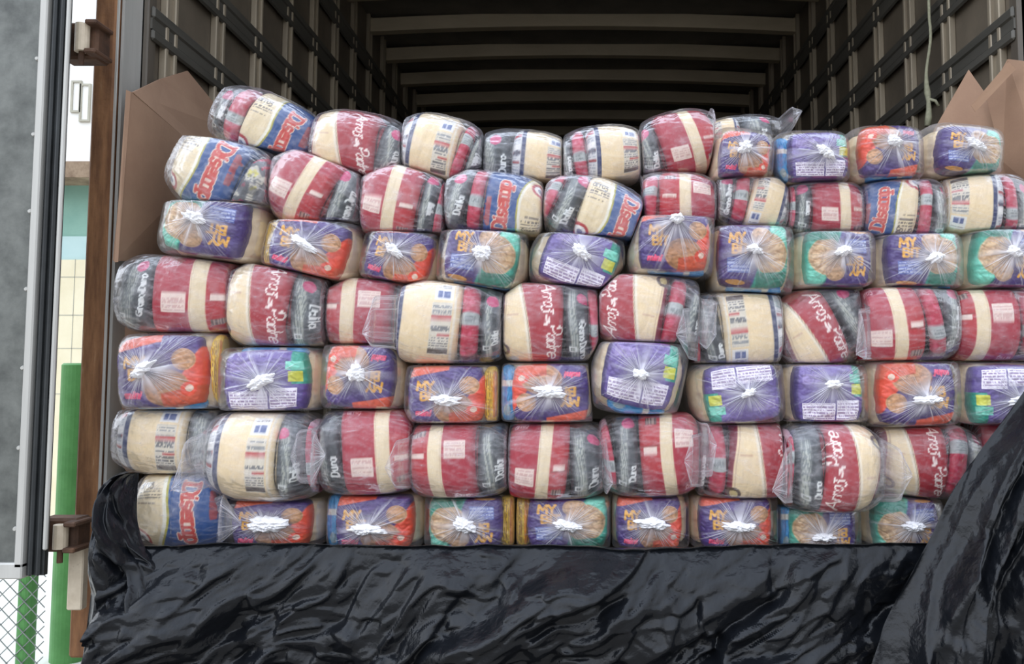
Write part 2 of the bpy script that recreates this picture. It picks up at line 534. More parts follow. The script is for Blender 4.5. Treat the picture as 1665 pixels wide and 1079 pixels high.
for k in range(n):
    for sg in (1, -1):
        c = x0 - (ztp - zb) + k * st * 1.0 if sg > 0 else x0 + k * st
        a0 = max(x0, c) if sg > 0 else min(x1, c)
        pts = []
        for z in (zb, ztp):
            pts.append((c + (z - zb) if sg > 0 else c - (z - zb), z))
        (xA, zA), (xB, zB) = pts
        # clip to the fence's sides
        tA, tB = 0.0, 1.0
        dx = xB - xA
        for lim, side in ((x0, 1), (x1, -1)):
            f0 = (xA - lim) * side; f1 = (xB - lim) * side
            if f0 < 0 and f1 < 0: tA, tB = 1, 0
            elif f0 < 0: tA = max(tA, f0 / (f0 - f1))
            elif f1 < 0: tB = min(tB, f0 / (f0 - f1))
        if tB - tA < 0.02: continue
        P = lambda t: (xA + dx * t, -0.045 + 0.002 * sg, zA + (zB - zA) * t)
        wires.tube([P(tA), P(tB)], 0.0028, 5)
wires.build('wire_mesh', M_WIRE, fen)

# ------------------------------------------------------------------ cardboard
def V3(*pts): return [tuple(at(u, v, y)) for u, v, y in pts]


cb = tag(MB().slab(V3((187, 424, 2.13), (318, 424, 2.55), (345, 262, 2.55), (213, 149, 2.14)), 0.006)
         .slab(V3((216, 150, 2.145), (344, 262, 2.55), (362, 205, 2.66), (357, 178, 2.68), (305, 115, 2.52), (262, 128, 2.34)), 0.006)
         .slab(V3((205, 146, 2.125), (186, 426, 2.125), (192, 426, 2.128), (213, 149, 2.138)), 0.004)
         .build('cardboard_box', M_CARD), 'opened brown cardboard box standing along the left wall', 'cardboard')
tag(MB().slab(V3((190, 555, 2.27), (178, 742, 2.27), (196, 752, 2.27), (207, 768, 2.27), (240, 768, 2.275), (240, 455, 2.275), (202, 452, 2.27)), 0.006)
    .build('cardboard_sheet', M_CARD), 'torn brown cardboard strip at left wall beside the lower parcels', 'cardboard')
tag(MB().slab(V3((1515, 335, 2.40), (1650, 335, 2.35), (1633, 268, 2.35), (1601, 150, 2.37), (1575, 113, 2.38), (1518, 212, 2.40)), 0.006)
    .slab(V3((1646, 335, 2.33), (1715, 335, 2.15), (1715, 105, 2.15), (1638, 96, 2.28), (1604, 160, 2.34), (1630, 262, 2.33)), 0.006)
    .slab(V3((1579, 172, 2.28), (1586, 182, 2.28), (1652, 112, 2.22), (1640, 100, 2.22)), 0.005)
    .build('cardboard_box', M_CARD), 'folded brown cardboard box at upper right wall behind the parcels', 'cardboard')

# ------------------------------------------------------------------ ropes
r = MB()
p0, p1 = at(1511, 30, 2.78), at(1507, 205, 2.78)
top = Vector((p0.x, p0.y, ROOF - 0.02))
pts = [top] + [p0.lerp(p1, t) + Vector((0.006 * math.sin(t * 9), 0, 0)) for t in np.linspace(0, 1, 14)]
r.tube(pts, [0.005] * 8 + [0.006, 0.008, 0.011, 0.007, 0.009, 0.012, 0.010], 8)
q = at(1507, 160, 2.78)
r.tube([q, q + Vector((0.025, -0.01, -0.012)), q + Vector((0.035, -0.01, -0.03))], 0.005, 6)
tag(r.build('rope', M_ROPE, smooth=True), 'pale knotted rope hanging by the right wall beside the cardboard', 'rope')
r = MB()
p0, p1 = at(407, 30, 3.1), at(402, 160, 3.1)
pts = [Vector((p0.x, p0.y, ROOF - 0.02)), p0, p0.lerp(p1, .5), p1, at(402, 215, 3.1)]
r.tube(pts, 0.0035, 7)
r.tube([p1, p1 + Vector((0.02, -0.01, 0.03)), p1 + Vector((0.025, -0.01, -0.05))], 0.006, 6)
tag(r.build('rope', M_ROPE, smooth=True), 'thin pale cord hanging by the left wall above the parcels', 'rope')


# ------------------------------------------------------------------ black plastic sheet over the tail
def ridge(n): return 1.0 - np.abs(n) * 1.6


def folds(x, z, seed, ang, fl, fh, warp=0.25):
    """long creases running at an angle (radians above the horizontal)."""
    wx = x + warp * fbm(x * 2.0, z * 2.0, seed + 5); wz = z + warp * fbm(x * 2.0 + 9, z * 2.0, seed + 8)
    c, s = math.cos(ang), math.sin(ang)
    return ridge(perlin((wx * c + wz * s) * fl, (-wx * s + wz * c) * fh, seed))


def facets(x, z, seed, cell, ang=0.0, st=1.0, soft=5.0):
    """crumpled film: flat facets meeting in sharp creases, height in units of the cell"""
    c, s = math.cos(ang), math.sin(ang)
    p = (x * c + z * s) / (cell * st) + 50.0 + seed * 3.7; q = (-x * s + z * c) / cell + 50.0 + seed * 1.3
    pi_, qi = np.floor(p).astype(int), np.floor(q).astype(int)
    num = 0; den = 0
    for di in (-1, 0, 1):
        for dj in (-1, 0, 1):
            a, b = pi_ + di, qi + dj
            h1 = _perm[(_perm[(a + seed * 31) & 511] + b) & 511]; h2 = _perm[(h1 + 177) & 511]
            sx = a + .15 + .7 * h1 / 511.; sy = b + .15 + .7 * h2 / 511.
            dx, dy = p - sx, q - sy
            w = np.exp(-soft * (dx * dx + dy * dy) * 1.6)
            num = num + w * (_gr[h2, 0] * dx + _gr[h2, 1] * dy + .35 * _gr[h1, 0]); den = den + w
    return num / (den + 1e-9)


sheets = []
# front sheet
nu, nt = 520, 220
uu, tt = np.meshgrid(np.linspace(0, 1, nu), np.linspace(0, 1, nt), indexing='ij')
hang = np.clip((tt - 0.14) / 0.86, 0, 1)
xl = -1.125 + .03 * hang
X = xl + (1.33 - xl) * uu
lipz = 1.176 + 0.006 * fbm(X * 3, X * 0, 3) + 0.004 * perlin(X * 12, X * 0, 4)
lip = np.clip(tt / 0.14, 0, 1)
Z = np.where(tt < 0.14, 1.138 + (lipz - 1.138) * np.sin(lip * np.pi / 2), lipz - 0.66 * hang)
Yv = np.where(tt < 0.14, 2.09 - 0.045 * (1 - np.cos(lip * np.pi / 2)), 2.06 - 0.03 * np.sin(np.clip(hang * 12, 0, np.pi / 2)) - 0.05 * hang)
fade = sstep(0.05, 0.35, tt)
wx = X + .06 * fbm(X * 2.2, Z * 2.2, 7); wz = Z + .06 * fbm(X * 2.2 + 5, Z * 2.2, 9)
dn = sstep(0.2, 0.9, tt)
h = (0.075 * facets(wx, wz, 11, .26, math.radians(33), 2.4, 9) + 0.040 * facets(wx, wz, 17, .11, math.radians(27), 3.0, 10)
     + 0.022 * facets(wx, wz, 23, .05, math.radians(42), 3.0, 11) + 0.010 * facets(wx, wz, 29, .024, math.radians(20), 2.6, 10)
     + 0.050 * folds(wx, wz, 31, math.radians(72), .9, 3.4, .08) * dn + 0.030 * folds(wx, wz, 37, math.radians(35), .9, 4.5, .06))
h2 = 0.012 * facets(wx, wz, 51, .07, math.radians(12), 3.5, 6) + 0.004 * facets(wx, wz, 53, .03, math.radians(5), 2.5, 6)
Yv = Yv - 0.050 * sstep(.08, .3, tt) - 0.01 - (h - 0.015) * fade - h2 * (0.35 + 0.65 * fade) + 0.010
Yv = np.where(tt < 0.16, np.minimum(Yv, 2.09), np.minimum(Yv, 2.065))
Z = Z - 0.02 * np.clip(perlin(X * 5, Z * 3, 66), -0.4, 1) * fade
sheets.append((np.stack([X, Yv, Z], -1).reshape(-1, 3), grid_faces(nu, nt)))


def curve(pts, n):
    pts = np.array(pts, float); d = np.concatenate([[0], np.cumsum(np.linalg.norm(np.diff(pts, axis=0), axis=1))])
    t = np.linspace(0, d[-1], n)
    out = np.stack([np.interp(t, d, pts[:, k]) for k in range(pts.shape[1])], 1)
    ker = np.hanning(max(3, n // 8)); ker /= ker.sum(); pad = len(ker) // 2
    p = np.pad(out, ((pad, pad), (0, 0)), mode='edge')
    s = np.stack([np.convolve(p[:, k], ker, 'valid')[:n] for k in range(pts.shape[1])], 1)
    return s if len(s) == n else out


def band_sheet(left, right, nl, nc, foldfn, depth):
    L = np.array([tuple(at(*p)) for p in left]); R = np.array([tuple(at(*p)) for p in right])
    L, R = curve(L, nl), curve(R, nl)
    c = np.linspace(0, 1, nc)[None, :, None]
    P = L[:, None, :] * (1 - c) + R[:, None, :] * c
    s_, c_ = np.meshgrid(np.linspace(0, 1, nl), np.linspace(0, 1, nc), indexing='ij')
    P[..., 1] -= depth * np.sin(np.pi * np.clip(c_, 0, 1)) ** 0.6 + foldfn(s_, c_)
    sheets.append((P.reshape(-1, 3), grid_faces(nl, nc)[:, ::-1]))


# gathered bunch at the left corner
band_sheet([(222, 764, 2.09), (190, 768, 2.08), (168, 790, 2.05), (158, 830, 2.02), (155, 900, 2.01), (146, 980, 2.0), (128, 1120, 1.99)],
           [(226, 766, 2.09), (224, 790, 2.08), (222, 840, 2.06), (232, 885, 2.04), (262, 920, 2.03), (290, 1000, 2.02), (310, 1120, 2.01)],
           150, 80,
           lambda s, c: (0.034 * ridge(perlin(c * 2.6 + 0.8 * s, s * 1.6, 71)) + 0.05 * facets(c * .2, s * .5, 75, .07, 1.3, 1.8, 5) + 0.02 * facets(c * .2, s * .5, 76, .03, 1.3, 1.8, 6)) * np.sin(np.pi * c) ** .4, 0.035)
# swept-up part at the right
band_sheet([(1685, 600, 2.00), (1652, 652, 2.0), (1600, 722, 1.99), (1548, 800, 1.985), (1516, 872, 1.98), (1478, 935, 1.965), (1440, 1020, 1.95), (1405, 1120, 1.94)],
           [(1790, 560, 2.02), (1800, 652, 2.0), (1800, 722, 1.99), (1800, 800, 1.98), (1800, 872, 1.97), (1800, 935, 1.96), (1800, 1020, 1.95), (1800, 1120, 1.94)],
           240, 200,
           lambda s, c: (0.070 * ridge(perlin(c * 4.6 + 0.5 * np.sin(s * 3), s * .9, 81)) * sstep(.02, .2, c) + 0.025 * ridge(perlin(c * 10 + s, s * 1.6, 82)) * sstep(.1, .25, c)
                         + (0.045 * facets(c * .5, s * 1.0, 85, .10, 1.5, 5, 8) + 0.020 * facets(c * .5, s * 1.0, 86, .045, 1.4, 4.0, 9) + 0.005 * facets(c * .5, s, 87, .02, 1.2, 3, 8)) * (.25 + .75 * sstep(.1, .3, c))), 0.03)
vs = np.concatenate([s[0] for s in sheets]); off = 0; fs = []
for v, f in sheets:
    fs.append(f + off); off += len(v)
tag(link('plastic_sheet', mesh_np('plastic_sheet', vs, [np.concatenate(fs)], M_TARP)),
    'crumpled black plastic sheet hanging over the tail of the truck under the parcels', 'plastic sheet')

# ------------------------------------------------------------------ lettering made of strokes
def arc(cx, cy, rx, ry, a0, a1, n=10):
    t = np.radians(np.linspace(a0, a1, n)); return np.stack([cx + rx * np.cos(t), cy + ry * np.sin(t)], 1)


def pl(*p): return np.array(p, float)


XH = 0.66
GL = {
    'A': (0.74, [pl((0, 0), (.37, 1), (.74, 0)), pl((.14, .36), (.60, .36))]),
    'B': (0.58, [pl((0, 0), (0, 1)), arc(.22, .76, .30, .24, 90, -90), pl((0, 1), (.22, 1)), pl((0, .52), (.22, .52)), arc(.25, .26, .33, .26, 90, -90), pl((0, 0), (.25, 0))]),
    'D': (0.66, [pl((.08, 0), (.08, 1)), pl((0, 1), (.28, 1)), pl((0, 0), (.28, 0)), arc(.28, .5, .38, .5, 90, -90, 14)]),
    'G': (0.7, [arc(.35, .5, .35, .5, 50, 350, 16), pl((.7, .42), (.4, .42))]),
    'I': (0.12, [pl((.06, 0), (.06, 1))]),
    'M': (0.78, [pl((0, 0), (.06, 1), (.39, .35), (.72, 1), (.78, 0))]),
    'P': (0.62, [pl((.04, -.12), (.12, 1)), arc(.24, .72, .38, .30, 130, -110, 14), pl((-.10, .78), (.02, .98), (.2, 1.02))]),
    'T': (0.6, [pl((0, 1), (.6, 1)), pl((.3, 1), (.3, 0))]),
    'Y': (0.62, [pl((0, 1), (.31, .48), (.62, 1)), pl((.31, .48), (.31, 0))]),
    'a': (0.52, [arc(.24, .30, .24, .31, 20, 340, 14), pl((.48, .62), (.48, .08), (.56, 0))]),
    'd': (0.54, [arc(.24, .30, .24, .31, 20, 340, 14), pl((.48, 1.02), (.48, .08), (.56, 0))]),
    'e': (0.50, [pl((.04, .32), (.48, .34)), arc(.25, .31, .25, .32, 5, 315, 14)]),
    'i': (0.18, [pl((.09, 0), (.09, XH)), pl((.09, .90), (.10, .92))]),
    'l': (0.16, [pl((.08, 1.02), (.08, 0))]),
    'm': (0.86, [pl((.08, 0), (.08, XH)), arc(.26, .46, .18, .20, 180, 0), pl((.44, .46), (.44, 0)), arc(.62, .46, .18, .20, 180, 0), pl((.80, .46), (.80, 0))]),
    'n': (0.54, [pl((.08, 0), (.08, XH)), arc(.28, .44, .20, .22, 180, 0), pl((.48, .44), (.48, 0))]),
    'o': (0.5, [arc(.25, .31, .24, .32, 0, 360, 16)]),
    'p': (0.54, [pl((.08, -.32), (.08, XH)), arc(.28, .32, .22, .32, 150, -150, 14)]),
    'r': (0.40, [pl((.06, 0), (.08, XH)), arc(.24, .42, .18, .22, 170, 40)]),
    's': (0.42, [arc(.21, .47, .17, .17, 40, 250), arc(.21, .16, .18, .17, 80, -150)]),
    't': (0.32, [pl((.12, .95), (.12, .12), (.20, .0), (.30, .02)), pl((0, XH), (.28, XH))]),
    'u': (0.5, [pl((.06, XH), (.06, .22)), arc(.25, .22, .19, .22, 180, 360), pl((.44, XH), (.44, 0))]),
    'z': (0.46, [pl((.03, .62), (.42, .62), (.12, .30)), arc(.20, .04, .24, .28, 80, -140, 12)]),
    ' ': (0.22, []),
}
SLAB = {'D': [pl((-.04, 0), (.1, 0)), pl((-.04, 1), (.1, 1))], 'i': [pl((-.06, 0), (.24, 0)), pl((-.05, XH), (.09, XH))],
        'n': [pl((-.04, 0), (.20, 0)), pl((.36, 0), (.60, 0)), pl((-.04, XH), (.08, XH))],
        'm': [pl((-.04, 0), (.20, 0)), pl((.34, 0), (.54, 0)), pl((.70, 0), (.92, 0)), pl((-.04, XH), (.08, XH))],
        'p': [pl((-.06, -.32), (.22, -.32)), pl((-.05, XH), (.08, XH))]}


def text_dist(tx, ty, text, h, gap=0.14, slant=0.0, slab=False, scales=None):
    """distance in metres from every point to the strokes of a line of lettering starting at (0,0); also its length."""
    d = np.full(tx.shape, 1e3); x0 = 0.0
    for k, ch in enumerate(text):
        w, strokes = GL[ch]; st = list(strokes) + (SLAB.get(ch, []) if slab else [])
        sc = h * (scales[k] if scales else 1.0)
        sel = (tx > x0 - .4 * sc) & (tx < x0 + (w + .5) * sc) & (ty > -.7 * sc) & (ty < 1.4 * sc)
        if sel.any():
            qx, qy = tx[sel], ty[sel]; dm = d[sel]
            for p in st:
                P = p * sc; P = np.stack([x0 + P[:, 0] + slant * P[:, 1], P[:, 1]], 1)
                for a, b in zip(P[:-1], P[1:]):
                    ab = b - a; l2 = max(ab @ ab, 1e-12)
                    t = np.clip(((qx - a[0]) * ab[0] + (qy - a[1]) * ab[1]) / l2, 0, 1)
                    dm = np.minimum(dm, np.hypot(qx - a[0] - t * ab[0], qy - a[1] - t * ab[1]))
            d[sel] = dm
        x0 += (w + gap) * sc
    return d, x0 - gap * h


def text_len(text, gap=0.14, scales=None):
    return sum((GL[c][0] + gap) * (scales[k] if scales else 1) for k, c in enumerate(text)) - gap


class Canvas:
    S = 0.0009

    def __init__(s, n, base): s.c = np.repeat(np.array([base], float), n, 0)

    def put(s, m, col):
        m = np.clip(m, 0, 1)[:, None]; s.c = s.c * (1 - m) + np.array(col, float) * m

    @classmethod
    def rect(k, x, y, x0, x1, y0, y1):
        f = lambda v, a, b: sstep(a - k.S, a + k.S, v) * (1 - sstep(b - k.S, b + k.S, v))
        return f(x, x0, x1) * f(y, y0, y1)

    @classmethod
    def ell(k, x, y, cx, cy, rx, ry):
        return 1 - sstep(-.06, .06, np.hypot((x - cx) / rx, (y - cy) / ry) - 1)


def small_print(cv, x, y, x0, x1, y0, y1, col, pitch=0.006, k=0.75, seed=0, vertical=False):
    """rows of illegible small type inside a box"""
    m = Canvas.rect(x, y, x0, x1, y0, y1)
    a, b = (y, x) if not vertical else (x, y)
    row = np.floor(a / pitch)
    ln = (np.abs((a / pitch) % 1 - .5) < .27).astype(float)
    gaps = (perlin(b * 260 + row * 7.7, row * 3.3, seed) > -.28).astype(float)
    cv.put(m * ln * gaps * k, col)


CREAM = (232, 208, 168); CREAM2 = (242, 226, 196); RED = (166, 34, 54); ORED = (186, 48, 46); BURG = (122, 26, 48)
NAVY = (34, 46, 92); BLUE = (32, 74, 134); WHITE = (236, 232, 226); PINKW = (232, 208, 196)


# every print: x, y in metres from the packet's middle, L length, Hh half height along the surface
def pr_padre_back(x, y, L, Hh, sd):
    r = random.Random(sd); xn = x / L
    cv = Canvas(len(x), RED)
    cv.put(sstep(.08, .14, xn) * (1 - sstep(.30, .45, y / Hh)) * .55, ORED)
    b0 = -.04 + .06 * r.random(); b1 = b0 + .20
    bend = 0.03 * (y / Hh) ** 2 * (1 if r.random() < .5 else -1)
    xb = xn - bend
    # nutrition panel left of the band
    Z = r.uniform(-.42, -.22) * Hh; hw = .20 * Hh
    pa = (b0 * L - .34 * L, b0 * L - .035 * L)
    cv.put(Canvas.rect(x - bend * L, y, pa[0], pa[1], Z - hw, Z + hw), PINKW)
    small_print(cv, x - bend * L, y, pa[0] + .003, pa[1] - .003, Z - hw + .004, Z + hw - .004, (196, 150, 146), .0055, .6, sd)
    # small slip right of the band
    Z2 = r.uniform(-.18, -.02) * Hh
    cv.put(Canvas.rect(x - bend * L, y, b1 * L + .015 * L, L * .48, Z2 - .10 * Hh, Z2 - .07 * Hh) * .5, (120, 60, 50))
    cv.put(Canvas.rect(x - bend * L, y, b1 * L + .05 * L, L * .45, Z2 - .07 * Hh, Z2 + .05 * Hh), PINKW)
    small_print(cv, x - bend * L, y, b1 * L + .06 * L, L * .44, Z2 - .05 * Hh, Z2 + .03 * Hh, (190, 140, 130), .005, .6, sd + 1)
    # bar code low down
    bc = Canvas.rect(x - bend * L, y, b1 * L + .05 * L, L * .42, -.76 * Hh, -.62 * Hh)
    cv.put(bc, (168, 140, 128)); cv.put(bc * (np.sin(x * 2600) > .1) * .7, (70, 44, 44))
    # band
    m = sstep(b0 - .008, b0 + .008, xb) * (1 - sstep(b1 - .008, b1 + .008, xb))
    cv.put(m, (226, 206, 172)); cv.put(m * (np.abs(xb - b0 - .02) < .006) * .4, (176, 150, 120))
    # small white marks at the top
    d, ln = text_dist(x + .38 * L, y - .80 * Hh, 'arroz', .012, slant=.2)
    cv.put((1 - sstep(.0010, .002, d)) * .75, (236, 200, 200))
    return cv.c


def pr_padre_front(x, y, L, Hh, sd):
    r = random.Random(sd); xn = x / L + .5; yn = y / Hh
    cv = Canvas(len(x), CREAM)
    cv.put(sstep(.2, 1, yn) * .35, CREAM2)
    lb = .07 + .03 * np.sin(yn * 2) + .05 * (yn < -.1) * np.abs(yn + .1)
    cv.put(1 - sstep(-.01, .01, xn - lb), BURG)
    cv.put(np.exp(-((xn - lb - .035) / .008) ** 2) * .5, (170, 140, 120))
    bd = .47 - .12 * yn
    cv.put(np.exp(-((xn - bd + .045) / .018) ** 2) * .8, (238, 230, 214))
    cv.put(np.exp(-((xn - bd + .018) / .008) ** 2) * .6, (120, 112, 108))
    cv.put(sstep(-.008, .008, xn - bd), (164, 38, 50))
    # medal low on the cream side
    cv.put(Canvas.ell(x, y, -.40 * L, -.74 * Hh, .018, .016), (92, 72, 56)); cv.put(Canvas.ell(x, y, -.40 * L, -.74 * Hh, .010, .009), (196, 176, 120))
    cv.put(Canvas.rect(x, y, -.36 * L, -.18 * L, .13 * Hh, .145 * Hh) * .6, (190, 150, 130))
    # lettering, reading downwards
    t = 'Arroz do Padre'; sc = [1.1, 1, 1, 1, 1.1, 1, .5, .5, .6, 1.25, 1, 1, 1, 1]
    h = 1.18 * 1.62 * Hh / text_len(t, .05, sc)
    tx = (.84 * Hh - y) * 1.18; ty = x - (.235 - .09 * yn * .9) * L
    d, ln = text_dist(tx, ty - .0 * L, t, h, .05, .28, scales=sc)
    cv.put(1 - sstep(.0013, .0024, d), (250, 232, 224))
    return cv.c


def pr_disemp_front(x, y, L, Hh, sd):
    xn = x / L + .5; yn = y / Hh
    cv = Canvas(len(x), (226, 206, 168))
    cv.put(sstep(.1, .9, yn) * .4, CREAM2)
    bd = .46 - .02 * yn - .22 * np.clip(-yn, 0, 1) ** 1.8 - .03 * np.clip(yn, 0, 1) ** 2
    cv.put(sstep(-.075, -.06, xn - bd), (238, 232, 214))
    cv.put(sstep(-.03, -.02, xn - bd), (176, 166, 62))
    cv.put(sstep(-.004, .004, xn - bd), BLUE)
    cv.put(sstep(.52, .7, xn - bd) * .4, NAVY)
    # round red seal
    cx, cy = -.40 * L, -.70 * Hh
    cv.put(Canvas.ell(x, y, cx, cy, .024, .020), (172, 44, 46)); cv.put(Canvas.ell(x, y, cx, cy, .017, .013), (226, 220, 214)); cv.put(Canvas.ell(x, y, cx, cy, .008, .006), (120, 120, 140))
    # black words on the cream
    d, _ = text_dist(x + .42 * L, y - .60 * Hh, 'arroz', .015, .1)
    cv.put((1 - sstep(.0009, .0018, d)) * .8, (70, 62, 58))
    small_print(cv, x, y, -.44 * L, -.14 * L, .34 * Hh, .55 * Hh, (80, 72, 68), .0075, .7, sd)
    small_print(cv, x, y, -.44 * L, -.20 * L, .20 * Hh, .32 * Hh, (90, 80, 74), .009, .6, sd + 4)
    t = 'Disemp'; h = 1.42 * Hh / text_len(t, .10)
    h = min(h, .215 * L)
    tx = .70 * Hh - y; ty = x - .10 * L
    d, _ = text_dist(tx, ty, t, h, .10, 0, slab=True)
    cv.put(1 - sstep(.145 * h, .185 * h, d), (232, 206, 186)); cv.put(1 - sstep(.092 * h, .125 * h, d), (196, 62, 50))
    d, _ = text_dist(tx - .1 * Hh, x - .39 * L, 'alimentos', h * .40, .10, 0)
    cv.put((1 - sstep(.0022, .0034, d)) * .85, (176, 60, 62))
    return cv.c


def pr_disemp_back(x, y, L, Hh, sd):
    xn = x / L + .5; yn = y / Hh; r = random.Random(sd)
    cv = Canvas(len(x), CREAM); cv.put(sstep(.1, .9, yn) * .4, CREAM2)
    cv.put(1 - sstep(-.005, .005, xn - .17), (206, 204, 204))
    small_print(cv, x, y, -.5 * L, -.36 * L, -.95 * Hh, .95 * Hh, (130, 134, 146), .007, .55, sd)
    for a, b, c in ((.62, .74, (168, 52, 58)), (.16, .34, (232, 228, 224)), (-.02, .12, (156, 60, 66)), (-.30, -.22, (150, 60, 62))):
        cv.put(Canvas.rect(x, y, -.48 * L, -.345 * L, a * Hh, b * Hh), c)
    cv.put(Canvas.ell(x, y, -.41 * L, .05 * Hh, .010, .007), (60, 56, 76))
    cv.put(sstep(-.006, .006, xn - .17) * (1 - sstep(-.006, .006, xn - .245)), NAVY)
    # label column
    c0, c1 = .14 * L, .40 * L
    cv.put(Canvas.rect(x, y, c0 + .02 * L, c1, .46 * Hh, .80 * Hh), (234, 230, 224))
    cv.put(Canvas.rect(x, y, c0 + .06 * L, c1 - .04 * L, .50 * Hh, .66 * Hh), (96, 108, 150))
    cv.put(Canvas.rect(x, y, c0 + .06 * L, c1 - .04 * L, .50 * Hh, .66 * Hh) * (np.abs(x - (c0 + c1) / 2) < .002), (190, 190, 206))
    small_print(cv, x, y, c0 + .05 * L, c1 - .03 * L, .70 * Hh, .78 * Hh, (110, 100, 100), .005, .6, sd)
    cv.put(Canvas.rect(x, y, c0, c1, -.74 * Hh, .40 * Hh), (216, 206, 188))
    small_print(cv, x, y, c0 + .01 * L, c1 - .01 * L, .14 * Hh, .38 * Hh, (120, 124, 128), .0055, .75, sd + 1)
    cv.put(Canvas.rect(x, y, c0, c1, .04 * Hh, .12 * Hh), (188, 74, 72))
    small_print(cv, x, y, c0 + .01 * L, c1 - .01 * L, -.26 * Hh, .0 * Hh, (86, 88, 92), .0055, .8, sd + 2)
    cv.put(Canvas.rect(x, y, c0 + .1 * L, c1, -.35 * Hh, -.29 * Hh), (186, 80, 76))
    small_print(cv, x, y, c0 + .01 * L, c1 - .01 * L, -.60 * Hh, -.38 * Hh, (92, 90, 90), .0055, .8, sd + 3)
    cv.put(Canvas.rect(x, y, c0, c1, -.72 * Hh, -.62 * Hh), (88, 74, 66))
    cv.put(Canvas.rect(x, y, c1 + .02 * L, c1 + .05 * L, -Hh, Hh) * .6, (236, 230, 220))
    return cv.c


def pr_pasta(x, y, L, Hh, sd):
    r = random.Random(sd); yn = y / Hh; xn = x / L + .5
    cv = Canvas(len(x), (62, 66, 70))
    cv.put(sstep(.0, .8, fbm(x * 30, y * 14, sd)) * .5, (104, 112, 118))
    # the clear window with the pasta showing
    wc = r.uniform(.30, .45) + .05 * np.sin(y * 30 + sd)
    m = np.exp(-((xn - wc) / .17) ** 4) * sstep(-.95, -.85, yn) * (1 - sstep(.55, .8, yn))
    cv.put(m * .75, (142, 148, 146))
    cv.put(m * (perlin(x * 420 + 3 * np.sin(y * 25), y * 9, sd) > .0) * .75, (190, 192, 180))
    if r.random() < .7:
        cv.put(Canvas.ell(x, y, r.uniform(-.3, .3) * L, r.uniform(.5, .75) * Hh, .016, .014), (196, 60, 110))
    w1 = ['Dalila', 'Duro', 'Dalila', 'Grano Duro'][r.randrange(4)]
    h = min(.26 * L, (.62 if len(w1) < 7 else 1.0) * Hh / text_len(w1, .12)); h = max(h, .012)
    tx = y + (.55 + .2 * r.random()) * Hh; ty = (.36 * L) - x
    if r.random() < .4: tx, ty = -tx + .7 * Hh, x - .12 * L
    d, _ = text_dist(tx, ty, w1, h, .12)
    cv.put((1 - sstep(.0014, .0026, d)), (226, 228, 226))
    cv.put(Canvas.rect(x, y, -.36 * L, -.36 * L + .020, -.72 * Hh, -.60 * Hh) - Canvas.rect(x, y, -.36 * L + .004, -.36 * L + .016, -.70 * Hh, -.63 * Hh), (214, 216, 214))
    return cv.c


def pr_redpack(x, y, L, Hh, sd):
    r = random.Random(sd); yn = y / Hh
    cv = Canvas(len(x), (178, 40, 66))
    cv.put(sstep(.1, .6, fbm(x * 60, y * 40, sd, 4)) * .45, (220, 120, 146))
    z = r.uniform(-.3, .5)
    cv.put(sstep(z - .22, z - .18, yn) * (1 - sstep(z + .12, z + .16, yn)), (172, 176, 174))
    small_print(cv, x, y, -.3 * L, .3 * L, (z - .15) * Hh, (z + .08) * Hh, (110, 116, 118), .006, .6, sd)
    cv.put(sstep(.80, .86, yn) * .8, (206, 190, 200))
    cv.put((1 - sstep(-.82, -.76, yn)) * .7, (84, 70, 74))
    return cv.c


def pr_mixed(x, y, L, Hh, sd):
    cv = Canvas(len(x), (96, 98, 102))
    n = fbm(x * 26, y * 26, sd, 3)
    cv.put(sstep(.05, .25, n), (196, 190, 176)); cv.put(sstep(.45, .6, n), (206, 196, 110)); cv.put(1 - sstep(-.6, -.45, n), (178, 60, 80))
    small_print(cv, x, y, -.3 * L, .3 * L, -.5 * Hh, .4 * Hh, (80, 80, 84), .007, .5, sd)
    return cv.c


PR = {'P1': pr_padre_back, 'P2': pr_padre_front, 'D1': pr_disemp_front, 'D2': pr_disemp_back, 'g': pr_pasta, 'r': pr_redpack, 'x': pr_mixed}
PART = {'P1': 'rice_sack', 'P2': 'rice_sack', 'D1': 'rice_sack', 'D2': 'rice_sack', 'g': 'pasta_packet', 'r': 'food_packet', 'x': 'food_packet'}
PLAB = {'P1': 'red rice sack with cream centre band', 'P2': 'cream and red rice sack with white script lettering',
        'D1': 'cream and blue rice sack with red lettering', 'D2': 'cream rice sack with navy band and printed table',
        'g': 'grey pasta packet', 'r': 'crimson food packet', 'x': 'grey mixed food packet'}


def roundcap(x, x0, x1, rr):
    d = np.clip(np.minimum(x - x0, x1 - x), 0, rr)
    return rr - np.sqrt(np.maximum(rr * rr - (rr - d) ** 2, 0))


CUR = {'c': (0, 0), 't': 0.0, 'planes': []}


def squash(v, off=(0, 0, 0), free=None):
    """soft parcels flatten where they press on their neighbours: vertices are held on their own side of each contact plane"""
    c, s = math.cos(CUR['t']), math.sin(CUR['t'])
    x, z = v[:, 0] + off[0], v[:, 2] + off[2]
    wx = x * c + z * s + CUR['c'][0]; wz = -x * s + z * c + CUR['c'][1]
    m0 = .009
    for nx, nz, d in CUR['planes']:
        q = wx * nx + wz * nz - d
        hit = q > -m0
        q2 = -.0006 - (m0 - .0006) * np.exp(-(q + m0) / m0)
        mv = np.where(hit, q2 - q, 0)
        if free is not None: mv = mv * (1 - free)
        wx = wx + mv * nx; wz = wz + mv * nz
    wx, wz = wx - CUR['c'][0], wz - CUR['c'][1]
    v = v.copy(); v[:, 0] = wx * c - wz * s - off[0]; v[:, 2] = wx * s + wz * c - off[2]
    return v


FRONT = .055         # the parcels' outlines lie this far before their middles


